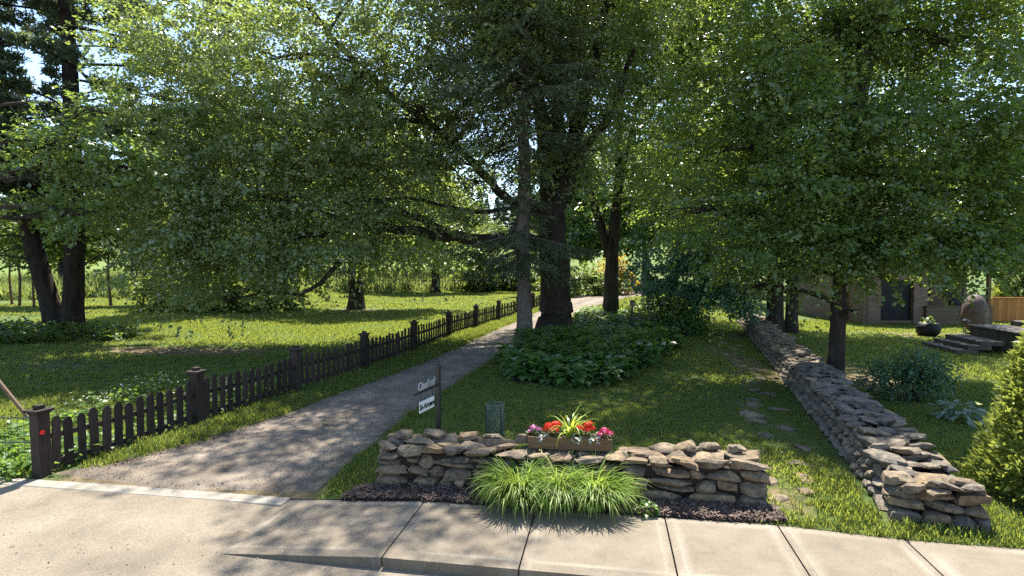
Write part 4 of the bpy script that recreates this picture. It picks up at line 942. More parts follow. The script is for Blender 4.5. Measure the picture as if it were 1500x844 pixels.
# saplings beyond the forked pine
sp = None
for i, (x, y) in enumerate([(-31.5, 37), (-29.9, 36.2), (-28.6, 37.4), (-27.6, 36.5), (-26.2, 37.8), (-24.6, 38.6), (-22.6, 39.4), (-20.9, 40), (-32.8, 38)]):
    if sp is None:
        sp = tree('sapling', 'first thin bare-stemmed sapling of the row at the meadow, counted from the outer end', 'saplings at the meadow edge', (x, y), [([(0, 0, 0), (.1, 0, 1.8), (-.05, 0, 5)], [.085, .07, .02])], [(0, 0, 4.6, 1.5, 1.5, 1.0), (.8, .2, 3.6, 1, 1, .6), (-.7, 0, 5.4, 1, 1, .7)], 260, 8, .24, M['far_leaf'], M['wood'], (), 120, KITE, sub=3, flare=1)
    else: copy_tree(sp, (x, y, g1(x, y)), random.uniform(0, 6), random.uniform(.85, 1.15), (None, 'second', 'third', 'fourth', 'fifth', 'sixth', 'seventh', 'last')[min(i, 7)] + ' thin bare-stemmed sapling of the row at the meadow, counted from the outer end' if i < 8 else 'thin sapling standing alone beyond the outer end of the sapling row')

# ------------------------------------------------------------------ sign, tree guard, path lamp
root = empty('street_sign', (-1.16, 9.05, g1(-1.16, 9.05)), math.atan2(-.74, -.26), 'black sign post behind the stone wall with bracket lettering and a hanging white plate', 'sign')
MB().box((0, 0, .78), (.062, .062, 1.56)).build('post', M['black'], root, bevel=.004)
MB().box((0, 0, 1.585), (.03, .03, .07), top=.3).build('finial', M['black'], root)
MB().box((.40, 0, 1.235), (.76, .03, .032)).build('bracket', M['black'], root)
MB().box((.385, 0, 1.005), (.46, .016, .165)).build('plate', M['plate'], root, bevel=.002)
for x in (.2, .57): MB().tube([(x, 0, 1.09), (x, 0, 1.225)], .006, 5).build('hanger', M['black'], root)
def lettering(txt, size, x, z, m, parent, y, shear=.25, depth=.006):
    cu = bpy.data.curves.new('lettering', 'FONT'); cu.body = txt; cu.size = size; cu.shear = shear; cu.extrude = depth; cu.align_x = 'CENTER'; cu.offset = .003
    tmp = bpy.data.objects.new('lettering', cu); COL.objects.link(tmp); bpy.context.view_layer.update()
    me = bpy.data.meshes.new_from_object(tmp.evaluated_get(bpy.context.evaluated_depsgraph_get())); bpy.data.objects.remove(tmp)
    me.materials.clear(); me.materials.append(m); o = add('lettering', me, parent)
    o.matrix_local = Matrix(((-1, 0, 0, x), (0, 0, 1, y), (0, 1, 0, z), (0, 0, 0, 1))); return o
lettering('Coul rd', .17, .40, 1.26, M['lettering'], root, .0)
lettering('St-Armand', .115, .385, .968, M['black'], root, .0105, .2, .002)

root = empty('tree_guard', (-.3, 10.05, g1(-.3, 10.05)), 0, 'grey wire mesh tree guard on thin stakes on the lawn behind the stone wall', 'tree guard')
mb = MB()
for i in range(34):
    t = 2 * math.pi * i / 34; mb.tube([(.165 * math.cos(t), .165 * math.sin(t), .02), (.165 * math.cos(t), .165 * math.sin(t), .68)], .0024, 3, cap=False)
for i in range(28):
    z = .03 + .65 * i / 27; mb.tube([(.165 * math.cos(2 * math.pi * j / 16), .165 * math.sin(2 * math.pi * j / 16), z) for j in range(17)], .0024, 3, cap=False)
tag(mb.build('wire_mesh', M['meshwire'], root), kind='stuff')
for t in (3.6, 5.4, 1.0): MB().tube([(.17 * math.cos(t), .17 * math.sin(t), -.1), (.17 * math.cos(t), .17 * math.sin(t), .66)], .008, 5).build('stake', M['black'], root)
def plantlet(name, label, cat, loc, m, n, size, h, spread, seed, group=None, tmpl=KITE, width=1.0, up=.6, stem=True, parent=None):
    """leafy plant: leaves fanning from the base"""
    rng = np.random.default_rng(seed); x, y, z = loc
    a = rng.random(n) * 6.283; e = rng.random(n); r = spread * np.sqrt(rng.random(n)) * .8
    P = np.stack([np.cos(a) * r, np.sin(a) * r, h * (.15 + .75 * e) * (1 - .5 * (r / spread) ** 2)], -1)
    D = np.stack([np.cos(a), np.sin(a), up - .9 * (r / spread) + .2 * rng.normal(size=n)], -1); N = np.array([0, 0, 1.0]) + rng.normal(size=(n, 3)) * .35 + .3 * np.stack([np.cos(a), np.sin(a), 0 * a], -1)
    V, T, Rn = leaves(P, D, N, size * (.6 + .6 * rng.random(n)), tmpl, rng.random(n), width)
    o = add(name, np_mesh(name, V, T, m, rnd=Rn), parent, loc); return tag(o, label, cat, group)
plantlet('sapling_plant', 'small leafy sapling growing inside the wire mesh guard', 'sapling', (-.3, 10.05, g1(-.3, 10.05)), M['shrub'], 60, .09, .55, .13, 7)

root = empty('path_lamp', (4.86, 23.4, g1(4.86, 23.4)), 0, 'slim black garden lamp post standing in the flower bed', 'lamp post')
MB().tube([(0, 0, -.05), (0, 0, 1.32)], [.055, .045], 8).build('post', M['black'], root)
MB().box((0, 0, 1.42), (.17, .17, .2)).build('lantern', M['lampglass'], root)
MB().box((0, 0, 1.555), (.23, .23, .05), top=.5).build('cap', M['black'], root)

# ------------------------------------------------------------------ planter and flowers on the front wall
pc = fw(2.73, .47); PZ = .56
root = empty('planter_box', (pc[0], pc[1], PZ), aF + .02, 'long weathered wooden planter box on top of the front stone wall', 'planter box')
for s in (-1, 1): MB().box((0, s * .11, .085), (1.17, .024, .17)).build('side_board', M['wood'], root, bevel=.003)
for s in (-1, 1): MB().box((s * .573, 0, .085), (.024, .196, .168)).build('end_board', M['wood'], root, bevel=.003)
MB().box((0, 0, .07), (1.12, .194, .13)).build('soil', M['soil'], root)
def on_planter(u, v=0.0):
    c = pc + FE * u + FN * v; return (c[0], c[1], PZ + .14)
def flower(name, label, loc, m_petal, m_leaf, heads, seed, pet=.028, group=None, leaf_n=60, leaf_s=.05, r=.10):
    rng = np.random.default_rng(seed); root = empty(name, loc, 0, label, name, group)
    n = leaf_n; a = rng.random(n) * 6.283; q = r * np.sqrt(rng.random(n))
    P = np.stack([np.cos(a) * q, np.sin(a) * q * .8, .02 + .07 * rng.random(n)], -1); D = np.stack([np.cos(a), np.sin(a), .2 + 0 * a], -1)
    V, T, Rn = leaves(P, D, np.array([0, 0, 1.0]) + rng.normal(size=(n, 3)) * .4, leaf_s * (.7 + .6 * rng.random(n)), LOBED, rng.random(n), 1.2)
    add('foliage', np_mesh('foliage', V, T, m_leaf, rnd=Rn), root)
    for hx, hy, hz, hr in heads:
        hr = hr * 1.25; k = int(90 * (hr / .06) ** 1.5); d = unit(rng.normal(size=(k, 3))); d[:, 2] = np.abs(d[:, 2]) * .9 - .15
        P = np.array([hx, hy, hz]) + d * hr * (.75 + .3 * rng.random((k, 1))) * np.array([1, 1, .75])
        D = unit(np.cross(d, rng.normal(size=(k, 3)))); P = P - D * pet * .5
        V, T, Rn = leaves(P, D, d + rng.normal(size=(k, 3)) * .3, pet * (.8 + .5 * rng.random(k)), KITE, rng.random(k), 1.1)
        add('flower_head', np_mesh('flower_head', V, T, m_petal, rnd=Rn), root)
    return root
flower('geranium', 'red geranium in the planter, beside the spiky plant and the white leaves nearest the sign', on_planter(-.24), M['red'], M['shrub'], [(-.05, 0, .15, .065), (.04, .02, .17, .062), (.01, -.03, .12, .06), (-.09, .02, .10, .045)], 1)
flower('geranium', 'wide red geranium in the planter on the house side of the spiky plant', on_planter(.20), M['red'], M['shrub'], [(-.05, 0, .15, .055), (.05, .02, .19, .05), (.02, -.03, .13, .05), (.10, 0, .14, .045), (.08, .02, .21, .035)], 2)
flower('petunia', 'mauve and white petunia at the sign end of the planter', on_planter(-.50), M['mauve'], M['shrub'], [(-.02, 0, .12, .045), (.06, -.02, .10, .035), (-.07, -.03, .08, .03)], 3, pet=.034)
flower('petunia', 'crimson petunia at the house end of the planter', on_planter(.48), M['pink'], M['shrub'], [(0, 0, .12, .05), (.07, -.02, .09, .04), (-.06, -.04, .08, .036)], 4, pet=.034)
for u, s, lab in ((-.38, 5, 'white-leaved plant between the mauve petunia and the red geranium'), (.10, 6, 'white-leaved plant trailing under the wide red geranium'), (.35, 7, 'white-leaved plant beside the crimson petunia')):
    x, y, z = on_planter(u, -.05); plantlet('dusty_miller', lab, 'plant', (x, y, z - .04), M['silver'], 90, .045, .12, .11, s, up=.1)
def blades(P, A, E, L, Wd, curl, seg, rng, m_rnd=None):
    """arching strap leaves: P base, A heading, E start elevation, L length, Wd width, curl total bend"""
    n = len(P); t = np.linspace(0, 1, seg + 1); pos = np.zeros((n, seg + 1, 3)); el = E[:, None] - curl[:, None] * t[None] ** 1.5
    step = (L / seg)[:, None, None] * np.stack([np.cos(el) * np.cos(A)[:, None], np.cos(el) * np.sin(A)[:, None], np.sin(el)], -1)
    pos[:, 0] = P; pos[:, 1:] = P[:, None] + np.cumsum(step[:, :-1], 1)
    side = np.stack([-np.sin(A), np.cos(A), 0 * A], -1)[:, None]; w = Wd[:, None, None] * (np.array([.7, 1, .95, .75, .5, .3, .06, .05, .05])[:seg + 1] if seg < 9 else 1)[None, :, None] * .5
    w[:, -1] = Wd[:, None] * .02
    V = np.stack([pos - side * w, pos + side * w], 2).reshape(-1, 3); b = (np.arange(n) * (seg + 1) * 2)[:, None, None]
    q = np.arange(seg)[None, :, None] * 2 + np.array([0, 1, 3, 2])[None, None]; return V, (b + q).reshape(-1, 4), np.repeat(rng.random(n), (seg + 1) * 2)
def clump(name, label, cat, loc, m, n, h, r0, seed, wd=.022, group=None, Lk=1.0):
    rng = np.random.default_rng(seed); a = rng.random(n) * 6.283; q = r0 * np.sqrt(rng.random(n))
    P = np.stack([np.cos(a) * q, np.sin(a) * q, np.zeros(n)], -1); A = a + rng.normal(size=n) * .95
    V, Q, Rn = blades(P, A, np.clip(1.42 - .30 * q / r0 + .15 * rng.normal(size=n), .6, 1.55), h * Lk * (.75 + .55 * rng.random(n)), wd * (.7 + .6 * rng.random(n)), 1.0 + 1.7 * rng.random(n) + .7 * (q / r0), 6, rng)
    return tag(add(name, np_mesh(name, V, Q, m, rnd=Rn), None, loc), label, cat, group)
for (x, y, s), lab in zip([(.10, 7.55, 1), (.60, 7.49, 2), (1.08, 7.42, 3)], ['lush arching daylily clump below the mauve petunia end of the planter', 'middle daylily clump directly under the spiky planter plant', 'lush arching daylily clump below the crimson petunia end of the planter']):
    clump('daylily_clump', lab, 'daylily', (x, y, .01), M['daylily'], 1100, .63, .20, s, wd=.024, group='daylily clumps before the front wall')
x, y, z = on_planter(.0); clump('spike_plant', 'spiky yellow-green plant rising from the middle of the planter', 'plant', (x, y, z - .02), M['spike'], 40, .46, .03, 9, wd=.036)
plantlet('weed', 'small round-leaved green weed in the mulch beside the last daylily clump', 'weed', (1.70, 7.20, .02), M['hosta'], 60, .075, .14, .15, 12)
# mulch
def chips(name, poly, n, seed, m, z0=.02, size=.035, kind='stuff', hump=.05):
    rng = np.random.default_rng(seed); p = np.array(poly); lo, hi = p.min(0), p.max(0); X = rng.uniform(lo[0], hi[0], n * 4); Y = rng.uniform(lo[1], hi[1], n * 4); ok = inside(poly, X, Y); X, Y = X[ok][:n], Y[ok][:n]; n = len(X)
    P = np.stack([X, Y, gz(X, Y) + z0 + hump * rng.random(n) ** 2], -1); D = rng.normal(size=(n, 3)) * np.array([1, 1, .35]); N = np.array([0, 0, 1.0]) + rng.normal(size=(n, 3)) * .5
    V, T, Rn = leaves(P, D, N, size * (.5 + rng.random(n)), (np.array([(0, -.16, 0), (0, .16, 0), (1, .13, .05), (1, -.13, .05), (.5, 0, .2)]), np.array([(0, 4, 1), (1, 4, 2), (2, 4, 3), (3, 4, 0)])), rng.random(n))
    return tag(add(name, np_mesh(name, V, T, m, rnd=Rn)), kind=kind)
me = None
def sheet_poly(name, poly, m, dz, hump=.03):
    p = np.array(poly); bm = bmesh.new(); vs = [bm.verts.new((x, y, g1(x, y) + .006)) for x, y in poly]; f = bm.faces.new(vs); bmesh.ops.triangulate(bm, faces=[f]); bmesh.ops.subdivide_edges(bm, edges=bm.edges[:], cuts=3, use_grid_fill=True)
    for v in bm.verts:
        e = 0 if v.is_boundary else 1; v.co.z = g1(v.co.x, v.co.y) + dz + e * hump * (.6 + .4 * math.sin(v.co.x * 5) * math.sin(v.co.y * 7))
    me = bpy.data.meshes.new(name); bm.to_mesh(me); bm.free(); me.materials.append(m); return tag(add(name, me), kind='structure')
sheet_poly('mulch_bed', MULCH, M['soil'], .008)
chips('wood_mulch', MULCH, 9000, 5, M['chip'], .028, .045)
sheet_poly('garden_bed', BED, M['soil'], .01)
# ------------------------------------------------------------------ planting
def leafplant_mesh(name, n, size, h, spread, seed, m, width=1.0, tmpl=LOBED, up=.7):
    rng = np.random.default_rng(seed); a = rng.random(n) * 6.283; e = rng.random(n) ** .8; r = spread * (.15 + .6 * rng.random(n))
    P = np.stack([np.cos(a) * r, np.sin(a) * r, h * (.25 + .75 * e) * (1 - .55 * (r / spread) ** 2)], -1)
    D = np.stack([np.cos(a), np.sin(a), up * e - .55 + .15 * rng.normal(size=n)], -1); N = np.array([0, 0, 1.0]) + .5 * np.stack([np.cos(a), np.sin(a), 0 * a], -1) + rng.normal(size=(n, 3)) * .25
    V, T, Rn = leaves(P, D, N, size * (.65 + .6 * rng.random(n)), tmpl, rng.random(n), width)
    return np_mesh(name, V, T, m, rnd=Rn)
OVAL = (np.array([(0, 0, 0), (.25, .30, .06), (.6, .30, .05), (1, 0, -.12), (.6, -.30, .05), (.25, -.30, .06), (.5, 0, -.03)]), np.array([(0, 6, 1), (1, 6, 2), (2, 6, 3), (3, 6, 4), (4, 6, 5), (5, 6, 0)]))
HOSTA = [leafplant_mesh('hosta', 95, .27, .62, .52, 200 + i, M['hosta'], 1.15, OVAL) for i in range(3)]
FERN = [leafplant_mesh('fern', 240, .16, .85, .5, 210 + i, M['fern'], .75, LOBED, .9) for i in range(2)]
BROAD = [leafplant_mesh('perennial', 170, .21, .75, .5, 220 + i, M['shrub'], 1.0, LOBED, .8) for i in range(2)]
rngb = np.random.default_rng(17); spots = []
for _ in range(4000):
    x, y = rngb.uniform(-.4, 7.6), rngb.uniform(14.3, 33)
    if inside(BED, [x], [y])[0] and all(math.hypot(x - a, y - b) > (.50 if y < 22 else .72) for a, b in spots) and all(math.hypot(x - a, y - b) > c for a, b, c in ((1.75, 24, .95), (.42, 20.9, .45), (5.4, 31.8, .7), (4.86, 23.4, .3))): spots.append((x, y))
KINDS = [('hosta', HOSTA, 'broad-leaved green hosta in the bed under the big trees', 'hostas in the tree bed'), ('fern', FERN, 'upright feathery green perennial in the bed under the big trees', 'feathery perennials in the tree bed'), ('perennial', BROAD, 'dark lobed-leaf perennial in the bed under the big trees', 'lobed perennials in the tree bed')]
for x, y in spots[:150]:
    v = float(snoise(x, y, .9, 3)); k = 0 if v < -.05 else (1 if v > .3 else 2)
    nm, ms, lab, gr = KINDS[k]; s = random.uniform(.68, 1.08)
    near_ = [(math.hypot(x - a, y - b) - c, w) for a, b, c, w in ((.42, 20.9, 1.3, 'at the foot of the spruce'), (1.75, 24, 1.8, 'at the foot of the great maple'), (4.86, 23.4, 1.2, 'around the garden lamp'), (5.4, 31.8, 2.2, 'by the forked tree'))]
    dmin, wh = min(near_)
    if dmin > 0: wh = 'along the front lawn edge' if y < 16.6 else 'on the drive side of the bed' if x < .9 + (y - 17) * .25 else 'on the stone path side of the bed' if x > 3.4 + (y - 17) * .4 else 'in the middle of the tree bed'
    o = add(nm, random.choice(ms), None, (x, y, g1(x, y)), (0, 0, random.uniform(0, 6)), (s, s, s * random.uniform(.8, 1.15))); tag(o, lab.replace('in the bed under the big trees', wh), nm, gr + ' ' + wh)

def shrub(name, label, base, lob, n, per, size, m, seed, hole=-.25, group=None, tmpl=KITE, stemn=5, cat='shrub', freq=1.6, twig=.4):
    rng = np.random.default_rng(seed); x, y = base; root = empty(name, (x, y, g1(x, y)), 0, label, cat, group)
    mb = MB()
    for i in range(stemn):
        l = lob[i % len(lob)]; mb.tube(bez((rng.normal() * .08, rng.normal() * .08, -.05), (l[0] * .4, l[1] * .4, l[2] * .6), (l[0] + rng.normal() * .3 * l[3], l[1], l[2] + .3 * l[5]), 6), list(np.linspace(.035, .008, 6)), 5, cap=False)
    tag(mb.build('stems', M['bark'], root), kind='stuff')
    V, T, Rn = foliage(lob, n, per, size, rng, tmpl, hole, freq, twig=twig); add('foliage', np_mesh('foliage', V, T, m, rnd=Rn), root); return root
shrub('lilac_bush', 'tall bluish green bush behind the lamp post and flower bed', (7.9, 26.5), [(-1.4, -.3, 2.5, 1.4, 1.3, 1.0), (.3, -.4, 2.7, 1.6, 1.4, 1.1), (1.8, -.2, 2.2, 1.3, 1.3, .9), (-.6, -.8, 1.7, 1.5, 1.2, .8), (1.0, -.8, 1.5, 1.4, 1.1, .7), (.2, 0, 3.6, 1.2, 1.2, .8), (2.4, -.9, 1.2, .9, .9, .6)], 1500, 8, .15, M['lilac'], 131, tmpl=LOBED, hole=-.28)
shrub('garden_bush', 'dark bush low behind the garden lamp', (6.4, 24.8), [(0, 0, .8, 1.0, .9, .7), (-.9, .3, .6, .8, .8, .5), (1.0, .2, .6, .8, .8, .5)], 520, 8, .12, M['maple_dark'], 132)
shrub('garden_bush', 'leafy bush low at the foot of the bluish bush'       , (7.0, 24.6), [(0, 0, .5, .9, .8, .5), (.8, .4, .45, .7, .7, .45), (-.8, 0, .4, .7, .7, .4)], 420, 8, .12, M['hosta'], 133)
shrub('garden_bush', 'pale green bush behind the bluish bush, far back', (8.6, 30.5), [(0, 0, .7, 1.1, 1, .7), (-1.2, .3, .6, .9, .9, .6)], 420, 8, .13, M['shrub'], 134)
shrub('golden_bush', 'golden yellow bush at the bend of the drive', (9.6, 55.0), [(0, 0, 1.9, 1.7, 1.6, 1.5), (.9, -.4, 1.2, 1.2, 1.1, 1.0)], 420, 8, .22, M['gold'], 135)
shrub('bright_bush', 'bright green bush below the golden one by the drive', (7.4, 52.5), [(0, 0, 1.0, 1.8, 1.4, .9), (1.8, .5, .9, 1.5, 1.2, .8), (-.6, .6, 1.9, 1.0, 1.0, .8)], 480, 8, .22, M['far_leaf'], 136)
shrub('dark_bush', 'dark spruce-like bush beside the fence end and drive', (5.0, 50.5), [(0, 0, 1.2, 1.0, .9, 1.1)], 200, 8, .22, M['maple_dark'], 137)
shrub('blue_bush', 'bluish green bush just past the thin maple trunk behind the wall', (9.0, 12.9), [(0, 0, .60, .62, .6, .5), (-.4, .3, .45, .5, .5, .4), (.5, .2, .5, .5, .5, .42), (.1, -.2, .78, .4, .4, .3)], 520, 8, .075, M['blue_bush'], 138, hole=-.5, twig=.22)
for i, (x, y) in enumerate([(-4.4, 60), (-2.6, 60.5), (-.6, 61.5), (1.0, 60.2), (-1.6, 63.5)]):
    shrub('meadow_bush', ['yellow-green bush beside the small spreading tree', 'dark bush at the lawn edge two steps past the small spreading tree', 'light bush at the far lawn edge behind the spruce trunk', 'bush at the lawn edge close to the fence end', 'tall bush standing behind the others at the lawn edge'][i], (x, y), [(0, 0, 1.2, 1.6, 1.4, 1.1), (.9, -.2, .8, 1.2, 1.1, .8), (-.3, .3, 2.2, 1.0, 1.0, .8)], 330, 8, .26, (M['far_leaf'], M['shrub'])[i % 2], 140 + i)
for i, (x, y) in enumerate([(-20.5, 34), (-17.2, 33.5), (-15.2, 36)]):
    shrub('meadow_bush', ['yellow-green bush between the forked pine and the lawn', 'pale bush at the lawn edge behind the forked pine', 'bush where lawn and meadow meet left of the lone maple'][i], (x, y), [(0, 0, .9, 1.5, 1.3, .8), (1.2, -.2, .7, 1.2, 1.1, .7), (-1.0, .3, 1.2, 1.2, 1.1, .8)], 330, 8, .2, (M['far_leaf'], M['shrub'])[i % 2], 150 + i)
o = add('pale_hosta', leafplant_mesh('pale_hosta', 110, .20, .36, .46, 231, M['pale_hosta'], .62, OVAL), None, (8.85, 11.35, g1(8.85, 11.35))); tag(o, 'pale variegated hosta alone on the lawn behind the long wall', 'hosta')

def cedar(name, label, base, h, r, seed, n=9000, size=.09):
    rng = np.random.default_rng(seed); x, y = base; root = empty(name, (x, y, g1(x, y)), 0, label, 'cedar')
    mb = MB().tube([(0, 0, -.1), (0, 0, h * .9)], [.06, .012], 7); mb.build('trunk', M['bark'], root)
    k = n // 9; z = rng.random(k) ** 1.15; a = rng.random(k) * 6.283; pr = (1 - z) ** .75 * (.55 + .45 * np.minimum(1, z / .08 + .55)); q = r * pr * (.72 + .33 * rng.random(k)) * (1 + .09 * np.sin(a * 5 + z * 14) + .05 * np.sin(a * 11 - z * 30))
    C = np.stack([np.cos(a) * q, np.sin(a) * q, .06 + z * h * .96], -1); O = np.stack([np.cos(a), np.sin(a), .75 + 0 * a], -1) + rng.normal(size=(k, 3)) * .28
    P = (C[:, None] + rng.normal(size=(k, 9, 3)) * .045).reshape(-1, 3); D = (O[:, None] + rng.normal(size=(k, 9, 3)) * .42).reshape(-1, 3); N = rng.normal(size=(k * 9, 3)) + np.repeat(np.stack([-np.sin(a), np.cos(a), 0 * a], -1), 9, 0)
    V, T, Rn = leaves(P, D, N, size * (.6 + .8 * rng.random(k * 9)), KITE, np.clip(np.repeat(rng.random(k), 9) * .6 + rng.random(k * 9) * .4, 0, 1), .62)
    add('foliage', np_mesh('foliage', V, T, M['cedar'], rnd=Rn), root); return root
cedar('cedar_shrub', 'bright yellow-green cone cedar at the near end of the long stone wall', (7.30, 7.55), 3.0, .92, 161, 26000, .085)
cedar('cedar_shrub', 'tall cone cedar standing behind the board fence', (30.5, 34.5), 6.5, 1.5, 162, 9000, .25)

# ------------------------------------------------------------------ brick house and its garden
HY = 29.0; hz = g1(20, HY)
root = empty('brick_house', (20.8, HY + 3, hz), 0, 'pinkish brick house with a black screened opening seen under the maple boughs', 'house')
def hb(name, x0, x1, y0, y1, z0, z1, m, bev=0):
    return MB().box(((x0 + x1) / 2 - 20.8, (y0 + y1) / 2 - HY - 3, (z0 + z1) / 2), (x1 - x0, y1 - y0, z1 - z0)).build(name, m, root, bevel=bev)
hb('wall', 17.6, 24.0, HY + 1.6, HY + 8, -.2, 4.4, M['brick'])
hb('side_wall', 17.75, 18.42, HY - .1, HY + 1.59, -.2, 2.75, M['brick'])
hb('pier', 20.05, 20.72, HY - .12, HY + .3, -.2, 2.75, M['brick'])
hb('corner_post', 17.52, 17.68, HY - .15, HY + .02, -.1, 2.74, M['deck'])
hb('screen', 18.43, 20.04, HY + .1, HY + .16, .22, 2.2, M['dark'])
hb('sill', 18.43, 20.04, HY - .06, HY + .24, .06, .2, M['deck'])
hb('lintel', 18.43, 20.04, HY - .02, HY + .3, 2.21, 2.74, M['brick'])
hb('porch_beam', 17.5, 24.0, HY - .2, HY + .34, 2.76, 3.0, M['deck'])
hb('post', 22.35, 22.50, HY + .0, HY + .15, .9, 2.75, M['wood'])
hb('post', 23.83, 23.98, HY + .0, HY + .15, .9, 2.75, M['wood'])
MB().prism([(-3.9, 0), (3.9, 0), (3.9, .12), (0, 2.1), (-3.9, .12)], 17.2 - 20.8, 24.4 - 20.8, lambda u, w, t: (t, u + 1.3, w + 4.42)).build('roof', M['roof'], root)
hb('porch_roof', 17.3, 24.2, HY - .5, HY + 1.55, 3.02, 3.14, M['roof'])
for i, x in enumerate((21.0, 22.75)):
    w = hb('window', x, x + 1.1, HY + 1.53, HY + 1.59, 1.2, 2.5, M['deck']); MB().box((x + .55 - 20.8, HY + 1.515 - HY - 3, 1.85), (.96, .03, 1.14)).build('pane', M['dark'], w)
root = empty('board_bench', (22.2, HY - .3, hz), 0, 'low wall of weathered horizontal boards in front of the brick house', 'board wall')
for i in range(4):
    MB().box((0, .006 * (i % 2), .13 + i * .215), (3.3, .05, .20)).build('board', M['deck'], root)
MB().box((0, .22, .93), (3.36, .5, .05)).build('top_board', M['deck'], root, bevel=.006)
for x in (-1.58, 0, 1.58): MB().box((x, .06, .42), (.1, .06, .95)).build('post', M['deck'], root)
root = empty('garden_cushion', (22.4, HY - .05, hz + .96), .2, 'dark rumpled cover lying on the board wall', 'cover')
MB().lathe([(.50, .0), (.55, .12), (.45, .30), (.25, .42), (.05, .46)], 14, wob=.10).build('cover', M['dark'], root, smooth=True)
root.scale = (1.3, .45, 1)
root = empty('board_fence', (27.8, 29.6, hz), -.03, 'orange cedar fence of upright boards beside the brick house', 'fence')
for i in range(34): MB().box((-3.2 + i * .222, random.uniform(-.006, .006), .62), (.205, .024, 1.24 + random.uniform(-.02, .02))).build('board', M['cedarboard'], root)
for z in (.3, 1.02): MB().box((.45, .045, z), (7.5, .05, .09)).build('rail', M['cedarboard'], root)
MB().box((.45, .0, 1.29), (7.6, .12, .05)).build('cap_rail', M['cedarboard'], root)

root = empty('egg_chair', (20.0, 25.0, g1(20, 25)), .3, 'brown covered egg-shaped hanging chair on the lawn before the brick house', 'hanging chair')
MB().lathe([(.14, .10), (.28, .20), (.42, .46), (.48, .82), (.46, 1.15), (.37, 1.45), (.22, 1.66), (.05, 1.72)], 18, wob=.05).build('cover', M['wicker'], root, smooth=True)
MB().lathe([(.46, 0), (.46, .04), (.05, .06), (.05, .2)], 18).build('base', M['black'], root, smooth=True)
MB().tube([(0, .42, .03), (0, .62, .9), (0, .50, 1.6), (0, .2, 1.82), (0, 0, 1.76), (0, 0, 1.62)], .025, 7).build('stand', M['black'], root)
root = empty('fire_pit', (17.5, 24.3, g1(17.5, 24.3)), 0, 'round black pot on the paved patch of the lawn', 'pot')
MB().lathe([(.26, 0), (.42, .14), (.46, .38), (.38, .56), (.30, .58), (.26, .52)], 18, wob=.02).build('bowl', M['dark'], root, smooth=True)
plantlet('pot_plant', 'sparse plant growing out of the round black pot', 'plant', (17.5, 24.3, g1(17.5, 24.3) + .5), M['shrub'], 26, .16, .35, .22, 77, up=.9)
pv = empty('garden_paving', (0, 0, 0), kind='structure')
for i in range(7):
    for j in range(3):
        x, y = 16.6 + i * .72 + .2 * (j % 2), 24.0 + j * .62; add('flagstone', random.choice(STONES), pv, (x, y, g1(x, y) + .0), (0, 0, random.uniform(-.3, .3)), (.68, .58, .06))
root = empty('garden_steps', (16.6, 19.9, g1(16.6, 19.9)), -.12, 'dark stone steps climbing to a walled terrace behind the cedar', 'steps')
for i in range(3):
    MB().box((-1.0 + i * .40, .7, .075 + .15 * i), (.44 + .3, 2.0, .15)).build('tread', M['step'], root, bevel=.012)
MB().box((1.78, .55, .36), (2.9, 2.4, .76)).build('terrace', M['step'], root)
MB().box((1.80, .52, .78), (3.1, 2.62, .07)).build('coping', M['step'], root, bevel=.012)
MB().box((2.4, 1.2, .905), (1.5, 1.0, .18)).build('upper_step', M['step'], root, bevel=.012)
root = empty('garden_light', (16.4, 20.9, g1(16.4, 20.9) + .6), 0, 'small dark mushroom light by the steps', 'light')
MB().tube([(0, 0, 0), (0, 0, .42)], .018, 6).build('stem', M['black'], root); MB().lathe([(.13, .40), (.12, .44), (.03, .5)], 10).build('hood', M['black'], root)

